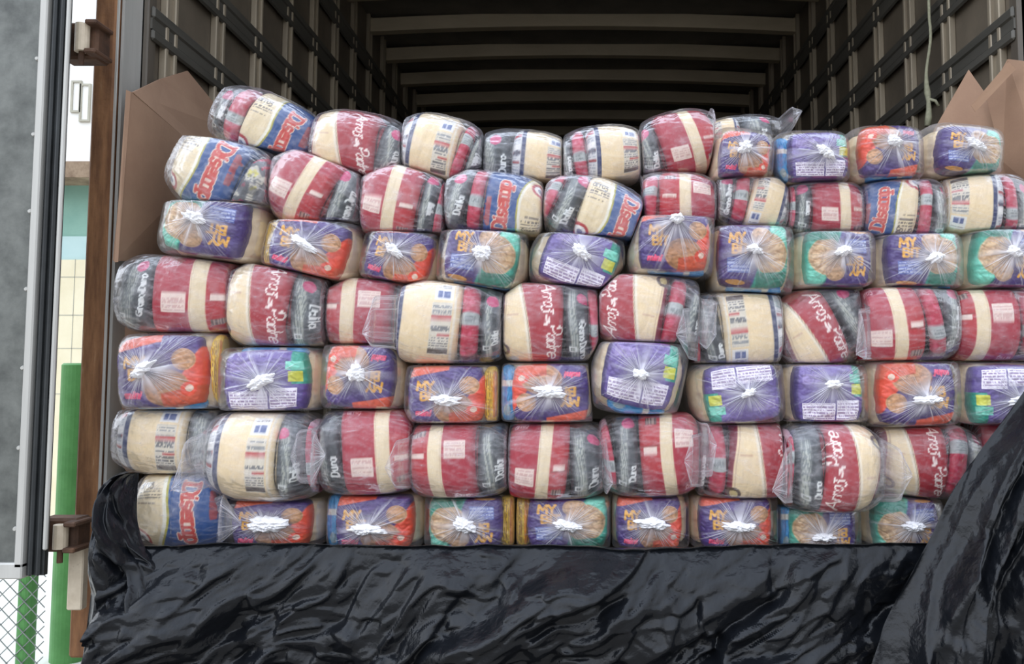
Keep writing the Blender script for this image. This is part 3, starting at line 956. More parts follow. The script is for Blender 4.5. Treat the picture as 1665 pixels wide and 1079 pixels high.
def body(u, vv, w, h, tilt, dy, Y=2.2):
    """middle and half sizes of a parcel in metres"""
    Y = Y + dy; p = at(u, vv, Y - FRONT); s = (Y - FRONT) / F
    return Vector((p.x, Y, p.z)), w * .5 * s * 1.05, h * .5 * s * 1.09, s


def contact_planes(bodies):
    def reach(b, dx, dz):
        t = math.radians(b[3]); c, s = math.cos(t), math.sin(t)
        lx, lz = abs(dx * c - dz * s) / b[1], abs(dx * s + dz * c) / b[2]
        return (lx ** 3.2 + lz ** 3.2) ** (-1 / 3.2)
    out = [[] for _ in bodies]
    for i, a in enumerate(bodies):
        for j, b in enumerate(bodies):
            if j <= i or abs(a[0].y - b[0].y) > .12: continue
            d = b[0] - a[0]; L = math.hypot(d.x, d.z)
            if L > .45: continue
            dx, dz = d.x / L, d.z / L
            ra, rb = reach(a, dx, dz), reach(b, -dx, -dz)
            if ra + rb < L * .995: continue
            wa, wb = ra * (1 + 2.2 * (b[0].y - a[0].y)), rb * (1 + 2.2 * (a[0].y - b[0].y))
            t = wa / (wa + wb)
            t = min(max(t, 1 - rb / L if rb < L else 0), 1)
            hx, hz = (a[1] + b[1]) / 2, (a[2] + b[2]) / 2
            nx = math.copysign((abs(d.x) / hx) ** 2 / hx, d.x); nz = math.copysign((abs(d.z) / hz) ** 2 / hz, d.z)
            n = math.hypot(nx, nz); nx /= n; nz /= n
            px, pz = a[0].x + d.x * t, a[0].z + d.z * t
            q = nx * px + nz * pz
            out[i].append((nx, nz, q)); out[j].append((-nx, -nz, -q))
    for k, b in enumerate(bodies):
        out[k].append((0.0, -1.0, -1.144))
    return out


def barrel_piece(name, x0, x1, R, ratio, kind, flip, sd, parent, ex=2.6):
    """one packed sack or packet: a rounded slice of the parcel's barrel"""
    L = x1 - x0
    nu = max(26, int(L / .00185)); nv, nb = 120, 26
    rr = min(.024, .42 * L)
    k = (1 - np.cos(np.linspace(0, np.pi, nu))) / 2
    xs = x0 + L * (.35 * k + .65 * np.linspace(0, 1, nu))
    th = np.concatenate([np.linspace(-105, 105, nv), np.linspace(105, 255, nb + 2)[1:-1]]) * np.pi / 180
    xg, tg = np.meshgrid(xs, th, indexing='ij')
    r = R(xg) - roundcap(xg, x0, x1, rr)
    rnd = random.Random(sd)
    wob = .020 * perlin(xg * 14, tg * 1.4, sd) + .010 * perlin(xg * 34, tg * 2.2, sd + 1) + .006 * perlin(xg * 90, tg * 3, sd + 2)
    wob -= .012 * np.clip(ridge(perlin(xg * 30, tg * 1.1, sd + 3)) - .72, 0, 1) * 2
    if kind in 'grx':
        wob += .022 * perlin(xg * 40, tg * 3.5, sd + 4) + .012 * perlin(xg * 90, tg * 9, sd + 5)
    r = r * (1 + wob)
    cc, ss = np.cos(tg), np.sin(tg)
    p = 2 / ex
    yy = -r * ratio * np.sign(cc) * np.abs(cc) ** p
    zz = r * np.sign(ss) * np.abs(ss) ** p
    bow = rnd.uniform(-.10, .10)
    shx = xg + bow * zz + rnd.uniform(-.5, .5) * zz * zz * 6 * .25
    v = np.stack([shx, yy, zz], -1).reshape(-1, 3)
    Hh = float(np.mean(R(xs)))
    px = (xg - (x0 + x1) / 2).ravel(); tw = np.where(tg > np.pi, 2 * np.pi - tg, tg)
    zn = np.sign(np.sin(tg)) * np.abs(np.sin(tg)) ** p
    py = (np.where(np.cos(tg) < 0, np.sign(zn) * (2 - np.abs(zn)), zn) * Hh).ravel()
    if flip: px, py = -px, -py
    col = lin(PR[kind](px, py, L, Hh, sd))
    nth = len(th)
    faces = [grid_faces(nu, nth, True)]
    # end caps
    n0 = len(v)
    cs = []
    for e, i in ((-1, 0), (1, nu - 1)):
        ring = v[i * nth:(i + 1) * nth]; c = ring.mean(0)
        ring2 = c + (ring - c) * .55; ring2[:, 0] += e * .006
        base = len(v)
        v = np.concatenate([v, ring2, [c + (e * .009, 0, 0)]])
        col = np.concatenate([col, col[i * nth:(i + 1) * nth], [col[i * nth:(i + 1) * nth].mean(0)]])
        j = np.arange(nth); j2 = (j + 1) % nth
        q = np.stack([i * nth + j, i * nth + j2, base + j2, base + j], -1)
        t = np.stack([base + j, base + j2, np.full(nth, base + nth)], -1)
        faces += [q[:, ::-1] if e > 0 else q, t[:, ::-1] if e > 0 else t]
    v = squash(v)
    me = mesh_np(name, v, [np.concatenate([f for f in faces if f.shape[1] == 4]), np.concatenate([f for f in faces if f.shape[1] == 3])],
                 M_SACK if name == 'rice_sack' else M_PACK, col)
    o = link(name, me, parent)
    o['label'] = PLAB[kind]
    return o


def side_film(A, R, ratio, ears, sd, parent, H):
    eL, zL, eR, zR = ears
    eL, eR = max(eL, .012), max(eR, .012)
    nu, nth = 130, 150
    xs = np.concatenate([np.linspace(-A - eL, -A, 34)[:-1], np.linspace(-A, A, nu - 66), np.linspace(A, A + eR, 34)[1:]])
    nu = len(xs)
    th = np.linspace(-112, 112, nth) * np.pi / 180
    xg, tg = np.meshgrid(xs, th, indexing='ij')
    sL = np.clip((-A - xg) / eL, 0, 1); sR = np.clip((xg - A) / eR, 0, 1); s = np.maximum(sL, sR)
    big = np.where(xg < 0, eL, eR) > .02
    r = (R(np.clip(xg, -A, A)) + .0045) * np.where(big, np.maximum(1 - s, 0.05) ** .95, np.sqrt(np.maximum(1 - s * s, .02)))
    zc = sL * zL + sR * zR
    dep = ratio * np.where(big, np.maximum(1 - s, 0) ** 2.2 + .02, 1.0)
    # gathered creases: run lengthwise on the ears, slanting on the body
    cr = perlin(tg * 4.5 + xg * 6, xg * 9, sd) ; cr2 = perlin(tg * 9 + xg * 10, xg * 22, sd + 1)
    rg = np.clip(ridge(cr) - .55, 0, 1) / .45; rg2 = np.clip(ridge(cr2) - .6, 0, 1) / .4
    r = r * (1 + (.025 * rg + .012 * rg2) * (0.35 + s) + .012 * fbm(xg * 30, tg * 3, sd + 2))
    yoff = -.137 * np.where(big, sstep(0, .35, s), 0) + .006 * s * perlin(xg * 20, tg * 2, sd + 4)
    cc, ss = np.cos(tg), np.sin(tg); p = 2 / 2.6
    yy = -r * dep * np.sign(cc) * np.abs(cc) ** p + yoff - .002
    zz = r * np.sign(ss) * np.abs(ss) ** p + zc
    v = np.stack([xg, yy, zz], -1).reshape(-1, 3)
    top = sstep(.25, 1.1, tg)
    hz = .03 + .11 * np.clip(fbm(xg * 12, tg * 1.6, sd + 6) + .1, 0, 1) + .20 * rg ** 2 * (.5 + .5 * np.clip(perlin(xg * 15, tg * 2, sd + 8) * 2, 0, 1)) \
        + .14 * rg2 ** 2 + .12 * sstep(.0, .5, s) + .45 * s * rg + .10 * np.exp(-((s - .0) / .12) ** 2) * (np.abs(xg) > A * .92)
    hz = np.clip(hz, 0, .72).ravel()
    v = squash(v, free=np.where(big & (s > 0), sstep(.108, .128, -yy), 0).ravel())
    me = mesh_np('plastic_bag', v, [grid_faces(nu, nth)], M_FILM, hz, 'haze')
    return link('plastic_bag', me, parent)


PXM = 2.2 / F        # metres per photo pixel at the stack


def side_parcel(u, vv, w, h, tilt, segs, ears=(0, 0, 0, 0), dy=0.0, sd=0, label='', Y=2.2):
    c_, A, Hf, s = body(u, vv, w, h, tilt, dy, Y)
    root = empty('food_parcel', c_)
    root.rotation_euler = (0, math.radians(tilt), 0)
    tag(root, label, 'food parcel', 'food parcels stacked in the truck')
    R = lambda x: Hf * (1 - .30 * np.abs(x / A) ** 2.8)
    ratio = .105 / Hf * (Hf / .105) ** .5
    for i, sg in enumerate(segs):
        kind, f0, f1 = sg[0], sg[1], sg[2]
        flip = len(sg) > 3
        x0, x1 = -A + 2 * A * f0 + .002, -A + 2 * A * f1 - .002
        k_ = 1.0 if kind in ('P1', 'P2', 'D1', 'D2') else .965
        barrel_piece(PART[kind], x0, x1, (lambda x, k_=k_: R(x) * k_), ratio, kind, flip, sd * 7 + i, root)
    side_film(A, R, ratio, tuple(e * s for e in ears), sd * 5 + 2, root, Hf)
    return root


# ------------------------------------------------------------------ parcels seen from their knotted end
PURPLE = (66, 42, 112); LILAC = (120, 98, 160); YEL = (236, 170, 44); TAN = (190, 134, 88); ORNG = (226, 70, 38); TEAL = (44, 150, 128); MINT = (120, 208, 184)


def mybit(cv, a, b, cx, cy, h):
    d, _ = text_dist(a - cx + .1, b - cy, 'MY', h, .12); cv.put(1 - sstep(.026, .046, d), YEL)
    d, _ = text_dist(a - cx, b - cy + h * 1.18, 'BIT', h * .95, .16); cv.put(1 - sstep(.026, .046, d), YEL)


def biscuit(cv, a, b, cx, cy, rx, ry, col, sd):
    m = Canvas.ell(a, b, cx, cy, rx, ry)
    cv.put(m, col); rr = np.hypot((a - cx) / rx, (b - cy) / ry)
    cv.put(m * np.exp(-((rr - .86) / .07) ** 2) * .6, tuple(c * .72 for c in col))
    cv.put(m * sstep(.25, .5, perlin(a * 9, b * 9, sd)) * .6, tuple(c * .78 for c in col))
    cv.put(m * np.exp(-(((b - cy) - .25 * (a - cx)) / .03) ** 2) * .4, tuple(c * .7 for c in col))


def pr_orange(a, b, sd):
    cv = Canvas(len(a), PURPLE)
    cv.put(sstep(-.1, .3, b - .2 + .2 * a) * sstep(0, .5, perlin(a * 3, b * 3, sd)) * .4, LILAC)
    cv.put(sstep(-.02, .02, a * .8 - b * .45 - .50), ORNG)
    cv.put(sstep(-.02, .02, b * .9 - a * .2 - .70) * (a < .1), (222, 92, 64))
    biscuit(cv, a, b, .22, -.46, .52, .50, TAN, sd); biscuit(cv, a, b, .62, .30, .26, .30, (206, 152, 104), sd + 1)
    cv.put(sstep(-.02, .02, -b - .62 + .2 * a) * (a > .1), (206, 84, 50))
    mybit(cv, a, b, -.62, .14, .28)
    d, _ = text_dist(a + .78, b + .70, 'mini', .18, .15, .2); cv.put(1 - sstep(.02, .04, d), (230, 70, 110))
    cv.put(Canvas.ell(a, b, .72, -.52, .18, .20), ORNG); cv.put(Canvas.ell(a, b, .74, -.5, .09, .10), (226, 196, 176))
    return cv.c


def pr_teal(a, b, sd):
    cv = Canvas(len(a), PURPLE)
    cv.put(sstep(-.04, .04, a * .9 - b * .25 - .18), TEAL)
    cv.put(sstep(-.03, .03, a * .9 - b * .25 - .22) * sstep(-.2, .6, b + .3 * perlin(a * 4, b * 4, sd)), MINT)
    biscuit(cv, a, b, .44, .02, .50, .62, (214, 178, 134), sd)
    m = Canvas.ell(a, b, .44, .02, .5, .62); an = np.arctan2(b - .0, a - .02)
    cv.put(m * (np.sin(an * 16 + 2 * np.sin(a * 6)) > .2) * .55, (178, 134, 90))
    cv.put(sstep(-.03, .03, -b - .58 + .1 * a) * (a > .05), (36, 120, 100))
    biscuit(cv, a, b, .18, .52, .30, .30, (206, 164, 124), sd + 2)
    cv.put(Canvas.rect(a, b, -.78, -.12, -.56, -.12) * .75, (96, 120, 186))
    small_print(cv, a, b, -.76, -.14, -.52, -.16, (200, 206, 230), .11, .7, sd)
    cv.put(Canvas.rect(a, b, -1, -.1, -1, -.78) * .6, (84, 40, 66)); cv.put(Canvas.ell(a, b, -.55, -.86, .3, .08), (196, 140, 70))
    mybit(cv, a, b, -.62, .34, .28)
    return cv.c


def pr_backside(a, b, sd):
    cv = Canvas(len(a), (84, 62, 134))
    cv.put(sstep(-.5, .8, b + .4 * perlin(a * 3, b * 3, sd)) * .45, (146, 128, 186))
    cv.put(sstep(.66, .70, a) * (b > -.1), TEAL); cv.put(Canvas.rect(a, b, .60, .92, -.02, .30), (206, 206, 70)); cv.put(Canvas.rect(a, b, .55, .95, .36, .62), MINT)
    for x0, x1, y0, y1 in ((-.82, .12, -.84, -.30), (.17, .82, -.84, -.22)):
        m = Canvas.rect(a, b, x0, x1, y0, y1); cv.put(m, (240, 232, 244))
        small_print(cv, a, b, x0 + .03, x1 - .03, y0 + .03, y1 - .03, (134, 110, 150), .095, .75, sd + int(x0 * 10))
    cv.put(Canvas.rect(a, b, -.8, -.2, .30, .62) * .35, (206, 190, 224))
    cv.put(1 - sstep(-.93, -.87, a), (56, 38, 100))
    return cv.c


KP = {'O': pr_orange, 'T': pr_teal, 'B': pr_backside}
KL = {'O': 'purple and orange biscuit packet', 'T': 'purple and teal biscuit packet', 'B': 'purple biscuit packet back with pale printed table'}


def squircle(a, b, q=.30):
    """square to rounded square"""
    return a * np.sqrt(1 - q * b * b * a * a), b * np.sqrt(1 - q * a * a * b * b)


def pillow(name, hw, hh, d, mat, parent, loc, colfn=None, base=None, pw=3.2, nf=70, sd=0, rot=0.0, wob=.03, q=.45, back=None):
    g = np.linspace(-1, 1, nf); g = np.sign(g) * (1 - (1 - np.abs(g)) ** 1.25)
    vs, cs, fs = [], [], []
    for side, n in ((-1, nf), (1, nf)):
        a, b = np.meshgrid(g, g, indexing='ij')
        sx, sz = squircle(a, b, q)
        hgt = (np.maximum(1 - np.abs(a) ** pw, 0) ** (1 / pw)) * (np.maximum(1 - np.abs(b) ** pw, 0) ** (1 / pw))
        w = wob * (perlin(a * 2.2, b * 2.2, sd) + .6 * perlin(a * 5, b * 5, sd + 1) + .35 * perlin(a * 11, b * 11, sd + 2))
        cr = .5 * wob * np.clip(ridge(perlin(a * 3 + b, b * 3, sd + 3)) - .7, 0, 1) * 3
        dd = d if side < 0 else (back or d)
        y = side * dd * hgt * (1 + (w - cr) * (1.8 if side < 0 else 1)) * 1.0
        edge = 1 + .25 * w
        vs.append(np.stack([hw * sx * edge, y, hh * sz * edge], -1).reshape(-1, 3))
        if colfn is not None:
            k = int(round(rot / 90)) % 4
            ra, rb = [(a, b), (b, -a), (-a, -b), (-b, a)][k]
            cs.append(lin(colfn(ra.ravel(), rb.ravel(), sd)))
        else:
            cs.append(np.repeat(lin(base)[None, :], nf * nf, 0) * (1 + .05 * perlin(a.ravel() * 3, b.ravel() * 3, sd))[:, None])
        f = grid_faces(nf, nf, off=0 if side < 0 else nf * nf)
        fs.append(f if side > 0 else f[:, ::-1])
    # weld the rims
    idx = np.arange(2 * nf * nf); i, j = np.divmod(np.arange(nf * nf), nf)
    rim = (i == 0) | (i == nf - 1) | (j == 0) | (j == nf - 1)
    idx[nf * nf:][rim] = np.arange(nf * nf)[rim]
    F_ = idx[np.concatenate(fs)]
    o = link(name, mesh_np(name, squash(np.concatenate(vs), loc), [F_], mat, np.concatenate(cs)), parent, loc)
    return o


def knot_parcel(u, vv, w, h, tilt, kind, rot=0, extra='', off=(0, 0), knot=(0, 0), kl=(.034, .015, 0), dy=0.0, sd=0, label='', sack=CREAM, Y=2.2, ps=(.77, .83)):
    c_, hw, hh, s = body(u, vv, w, h, tilt, dy, Y)
    root = empty('food_parcel', c_); root.rotation_euler = (0, math.radians(tilt), 0)
    tag(root, label, 'food parcel', 'food parcels stacked in the truck')
    rnd = random.Random(sd)
    o = pillow('rice_sack', hw * .97, hh * .97, .085, M_SACK, root, (0, 0.02, 0), base=sack, sd=sd, nf=46, wob=.05, q=.42, back=.10)
    o['label'] = 'pale end of a rice sack'
    bw_, bh_ = hw * ps[0], hh * ps[1]
    ox, oz = off[0] * hw, off[1] * hh
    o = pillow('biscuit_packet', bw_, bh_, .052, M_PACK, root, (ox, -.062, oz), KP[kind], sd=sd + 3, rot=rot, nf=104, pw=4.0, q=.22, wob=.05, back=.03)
    o['label'] = KL[kind];
    for e in extra.split():
        c, side = e[0], e[1]
        col = {'b': (30, 140, 200), 'y': (232, 190, 60), 'g': (70, 110, 60)}[c]

        def cf(a, b, sd_, col=col, c=c):
            cv = Canvas(len(a), col)
            if c == 'b':
                cv.put(Canvas.rect(a, b, .22, .42, -1, 1), (214, 214, 206)); cv.put(Canvas.ell(a, b, -.6, -.1, .2, .4) * .7, (200, 190, 180)); cv.put((b < -.7) * .5, (24, 80, 150))
            else:
                cv.put(Canvas.rect(a, b, -.8, .8, .2, .75) * .8, (206, 120, 40)); small_print(cv, a, b, -.8, .8, -.6, .1, (120, 80, 40), .2, .6, sd_); cv.put((b > .8) * .7, (240, 224, 170))
            return cv.c
        if side in 'BT':
            sg = -1 if side == 'B' else 1
            o = pillow('food_packet', hw * .62, .026, .030, M_PACK, root, (ox + .08 * hw, -.050, sg * (hh - .026)), cf, sd=sd + 9, nf=44, pw=2.6, wob=.08)
        else:
            sg = -1 if side == 'L' else 1
            o = pillow('food_packet', .024, hh * .80, .032, M_PACK, root, (sg * (hw - .026), -.046, 0), lambda a, b, s_: cf(b, a, s_), sd=sd + 9, nf=44, pw=2.6, wob=.08)
        o['label'] = {'b': 'bright blue food packet', 'y': 'yellow food packet', 'g': 'green food packet'}[c]
    # the clear bag, drawn together at the knot
    kx, kz = ox + knot[0] * hw, oz + knot[1] * hh
    nr, nph = 46, 330
    rho = np.linspace(0, 1, nr) ** 1.25; ph = np.linspace(0, 2 * np.pi, nph, endpoint=False)
    rg, pg = np.meshgrid(rho, ph, indexing='ij')
    ex = 2 / 4.6
    bxx = np.sign(np.cos(pg)) * np.abs(np.cos(pg)) ** ex; bzz = np.sign(np.sin(pg)) * np.abs(np.sin(pg)) ** ex
    fw, fh = hw + .004, hh + .004
    t = np.minimum(rg / .86, 1)
    X_ = kx * (1 - t) + bxx * fw * t; Z_ = kz * (1 - t) + bzz * fh * t
    pw = 3.4
    a_, b_ = np.clip(np.abs(X_ / (fw * 1.0)), 0, 1), np.clip(np.abs(Z_ / fh), 0, 1)
    rad = np.clip((a_ ** 4.6 + b_ ** 4.6) ** (1 / 4.6), 0, 1)
    Y_ = -.132 * np.maximum(1 - rad ** 3.6, 0) ** (1 / 2.6)
    Y_ = Y_ - .010 * np.exp(-(t / .10) ** 1.2)
    Y_ = np.where(rg > .86, (rg - .86) / .14 * .10, Y_)
    circ = np.stack([np.cos(pg), np.sin(pg)])
    pn = perlin(circ[0] * 9 + 3 * circ[1], circ[1] * 9, sd); pn2 = perlin(circ[0] * 21, circ[1] * 21 + 4, sd + 1)
    st = np.clip(ridge(pn) - .52, 0, 1) / .48; st2 = np.clip(ridge(pn2) - .45, 0, 1) / .55
    reach = .62 + .5 * perlin(circ[0] * 13, circ[1] * 13, sd + 2); reach2 = .45 + .5 * perlin(circ[0] * 19 + 7, circ[1] * 19, sd + 3)
    core = np.exp(-(t / .24) ** 1.4)
    fal = np.clip(1 - t / np.clip(reach, .25, 1.05), 0, 1) ** .7; fal2 = np.clip(1 - t / np.clip(reach2, .15, .95), 0, 1) ** .7
    Y_ = Y_ - (.0055 * st * fal + .0035 * st2 * fal2) * np.minimum(t / .08, 1) - .0016 * perlin(X_ * 60, Z_ * 60, sd + 6)
    hz = .02 + .80 * st ** 1.4 * fal + .66 * st2 ** 1.4 * fal2 + .80 * core + .08 * np.clip(fbm(X_ * 16, Z_ * 16, sd + 7), 0, 1) + .10 * sstep(.8, .9, t) * (rg < .99)
    hz = np.clip(hz, 0, .92).ravel()
    v = np.stack([X_, Y_, Z_], -1).reshape(-1, 3)
    v = squash(v)
    bag = link('plastic_bag', mesh_np('plastic_bag', v, [grid_faces(nr, nph, True)], M_FILM, hz, 'haze'), root)
    # the knot: a gathered, crumpled tuft of film
    kr, kn = 20, 110
    rho = np.linspace(0, 1, kr); ph = np.linspace(0, 2 * np.pi, kn, endpoint=False)
    rg, pg = np.meshgrid(rho, ph, indexing='ij'); cx_, cz_ = np.cos(pg), np.sin(pg)
    lob = 1 + .30 * perlin(cx_ * 1.9, cz_ * 1.9, sd + 11) + .13 * perlin(cx_ * 5, cz_ * 5, sd + 12)
    ra = rg * lob
    kk = math.radians(kl[2]); x_ = kl[0] * .82 * cx_ * ra; z_ = kl[1] * .80 * cz_ * ra
    X2 = x_ * math.cos(kk) - z_ * math.sin(kk); Z2 = x_ * math.sin(kk) + z_ * math.cos(kk)
    cr_ = ridge(perlin(X2 * 55 + sd, Z2 * 90, sd + 13)) * .5 + ridge(perlin(X2 * 120, Z2 * 150 + sd, sd + 14)) * .3
    hgt = np.sqrt(np.maximum(1 - rg ** 2, 0)) * (.012 + .014 * cr_) + .0015 * perlin(X2 * 260, Z2 * 260, sd + 15)
    v = np.stack([kx + X2, -.136 - hgt, kz + Z2], -1).reshape(-1, 3)
    link('knot', mesh_np('knot', v, [grid_faces(kr, kn, True)], M_KNOT), bag)
    return root


# ------------------------------------------------------------------ the stack, row by row from the top
ROWN = {7: 'top row', 6: 'second row', 5: 'third row', 4: 'fourth row', 3: 'fifth row', 2: 'sixth row', 1: 'bottom row'}
F1 = True
SIDE = [
    # row, u, v, w, h, tilt, pieces left to right, ears(px), dy, label
    (7, 430, 207, 165, 108, 24, [('g', 0, .13), ('r', .13, .33), ('D1', .33, 1)], (0, 0, 0, 0), .03, 'top-row parcel with grey and crimson packets left of a blue-banded sack, by the left cardboard'),
    (7, 582, 238, 152, 112, 10, [('P2', 0, .72), ('g', .72, 1)], (0, 0, 0, 0), .02, 'top-row parcel with red script rice sack, the only such sack in that row'),
    (7, 716, 243, 130, 110, 15, [('D2', 0, .72), ('r', .72, .86), ('g', .86, 1)], (0, 0, 8, 10), .02, 'top-row parcel with navy band at left and sack tilted down to the right'),
    (7, 850, 257, 142, 92, 4, [('g', 0, .38), ('D2', .38, 1)], (5, 10, 0, 0), .05, 'low top-row parcel with grey packet left of navy-banded sack, middle of the three navy-banded ones'),
    (7, 980, 252, 130, 96, -6, [('g', 0, .13), ('r', .13, .3), ('D2', .3, 1)], (0, 0, 0, 0), .03, 'top-row parcel with crimson packet beside navy-banded sack, left of the red sack parcel'),
    (7, 1103, 233, 128, 104, -14, [('g', 0, .25), ('P1', .25, 1)], (6, 20, 8, 25), .03, 'highest parcel of the stack, red sack with cream band leaning to the right'),
    (6, 362, 287, 160, 130, 26, [('D1', 0, .72), ('x', .72, 1)], (0, 0, 10, -20), -.02, 'steeply tilted parcel with blue-lettered sack against the left cardboard, second row'),
    (6, 512, 308, 150, 128, 24, [('P1', 0, .72), ('g', .72, 1)], (0, 0, 0, 0), -.01, 'second-row parcel with red sack steeply tilted and grey packet at lower right'),
    (6, 654, 330, 140, 128, 12, [('P1', 0, .72), ('g', .72, .9), ('r', .9, 1)], (0, 0, 0, 0), 0, 'second-row red sack parcel with grey packet at right, beside the upward blue lettering'),
    (6, 805, 333, 160, 116, 12, [('g', 0, .25), ('r', .25, .4), ('D1', .4, 1, F1)], (0, 0, 6, 10), -.01, 'parcel with blue sack lettered upward and cream half at right, centre of the second row'),
    (6, 968, 345, 165, 112, 22, [('r', 0, .12), ('g', .12, .35), ('D1', .35, 1)], (8, -10, 10, 0), -.02, 'tilted parcel with grey packet left of blue sack lettered downward, centre of the second row'),
    (6, 1102, 326, 126, 94, 3, [('r', 0, .25), ('P1', .25, 1, F1)], (8, 20, 8, 10), 0, 'second-row parcel with red sack directly under the highest parcel of the stack'),
    (6, 1225, 325, 118, 96, 10, [('g', 0, .22), ('r', .22, .42), ('D2', .42, 1, F1)], (10, 20, 0, 0), 0, 'small second-row parcel with barcode and cream sack, grey and crimson packets at its left'),
    (6, 1342, 338, 126, 100, 3, [('r', 0, .12), ('g', .12, .3), ('P1', .3, 1)], (0, 0, 0, 0), 0, 'second-row red sack parcel with grey packet at left, next to the rightmost blue sack'),
    (6, 1470, 340, 138, 112, 3, [('D1', 0, .62, F1), ('r', .62, .78), ('g', .78, 1)], (0, 0, 0, 0), 0, 'rightmost parcel with blue sack lettered upward, crimson and grey packets at its right'),
    (6, 1602, 333, 138, 112, 3, [('D2', 0, .66, F1), ('r', .66, .82), ('g', .82, 1)], (0, 0, 0, 0), -.01, 'rightmost second-row parcel, cream sack with navy band in front of the right cardboard'),
    (4, 292, 478, 184, 134, 2, [('g', 0, .33), ('P1', .33, 1)], (0, 0, 0, 0), 0, 'leftmost fourth-row parcel, red sack with cream band and grey packet at left'),
    (4, 450, 495, 160, 142, 8, [('P2', 0, .68), ('g', .68, 1)], (0, 0, 8, 20), 0, 'fourth-row parcel with script-lettered red and cream sack, second from the left wall'),
    (4, 607, 506, 160, 124, 3, [('P1', 0, .72, F1), ('g', .72, 1)], (8, 20, 0, 0), .02, 'fourth-row red sack parcel with pale label right of its band, left of the navy-banded one'),
    (4, 722, 523, 182, 134, 3, [('D2', 0, .66), ('r', .66, .82), ('g', .82, 1)], (22, -26, 8, 20), -.03, 'fourth-row parcel with navy band at left of cream sack and crimson packet at right'),
    (4, 897, 522, 165, 138, 0, [('P2', 0, .62), ('g', .62, .85), ('r', .85, 1)], (12, -10, 12, -30), -.01, 'central fourth-row parcel with script lettering reading down and cream panel at left'),
    (4, 1058, 506, 172, 130, 12, [('P2', 0, .62, F1), ('r', .62, .78), ('g', .78, 1)], (0, 0, 14, -20), -.02, 'fourth-row parcel with script lettering reading up at its left edge'),
    (4, 1196, 535, 155, 134, -6, [('r', 0, .12), ('g', .12, .34), ('D2', .34, 1, F1)], (22, 0, 0, 0), .01, 'fourth-row parcel with cream sack, navy band near its right end and barcode low down'),
    (4, 1340, 530, 142, 134, -28, [('P2', 0, .62), ('g', .62, 1)], (0, 0, 0, 0), .02, 'fourth-row parcel with script-lettered sack leaning strongly to the left'),
    (4, 1475, 525, 165, 132, -6, [('P1', 0, .62), ('r', .62, .8), ('g', .8, 1)], (20, -40, 0, 0), -.02, 'fourth-row red sack parcel with large loose bag corner at lower left, second from the right'),
    (4, 1624, 525, 160, 128, 0, [('P1', 0, .65, F1), ('r', .65, 1)], (0, 0, 0, 0), 0, 'rightmost fourth-row parcel, red sack with cream band cut by the photo edge'),
    (2, 283, 714, 176, 118, 3, [('D2', 0, .66), ('g', .66, 1)], (0, 0, 0, 0), .03, 'leftmost sixth-row parcel, navy-banded cream sack beside the torn cardboard strip'),
    (2, 428, 740, 172, 140, 2, [('D2', 0, .66), ('g', .66, .9), ('r', .9, 1)], (28, -50, 26, 10), -.03, 'navy-banded parcel with loose bag corners on both sides, above the orange biscuit packet at left'),
    (2, 595, 732, 158, 138, -3, [('g', 0, .3), ('P1', .3, 1)], (20, 0, 0, 0), 0, 'sixth-row parcel with grey packet at left of red sack, third from the left'),
    (2, 745, 746, 155, 124, -1, [('P1', 0, .7, F1), ('g', .7, 1)], (24, -6, 0, 0), -.01, 'sixth-row red sack parcel with pale label right of its band and grey packet at right'),
    (2, 901, 747, 150, 132, 0, [('P1', 0, .66), ('g', .66, 1)], (8, 0, 14, -30), 0, 'sixth-row red sack parcel, fifth from the left, its pale label at the lower left'),
    (2, 1062, 735, 150, 138, -4, [('r', 0, .1), ('g', .1, .35), ('P1', .35, 1, F1)], (0, 0, 16, 10), -.01, 'sixth-row red sack parcel with grey packet wedged at its left, sixth from the left'),
    (2, 1210, 747, 165, 132, 2, [('g', 0, .15), ('r', .15, .32), ('P2', .32, 1)], (16, 0, 0, 0), .01, 'sixth-row parcel with cream panel and script lettering partly behind the bulging parcel'),
    (2, 1352, 762, 150, 140, 2, [('r', 0, .1), ('g', .1, .38), ('P2', .38, 1, F1)], (28, -30, 30, 0), -.06, 'bulging parcel with script lettering reading up and loose bag corners, in front of its neighbours'),
    (2, 1512, 747, 160, 124, 4, [('P2', 0, .62), ('r', .62, .82), ('g', .82, 1)], (0, 0, 0, 0), .02, 'sixth-row parcel with script lettering reading down, beside the raised black plastic'),
    (2, 1650, 725, 120, 108, 5, [('P1', 0, 1)], (0, 0, 0, 0), .03, 'red sack parcel mostly hidden behind the raised black plastic at right'),
    (1, 297, 829, 138, 124, 2, [('D1', 0, 1)], (0, 0, 44, -8), .03, 'lowest left parcel, cream and blue sack with red lettering on the black plastic'),
]
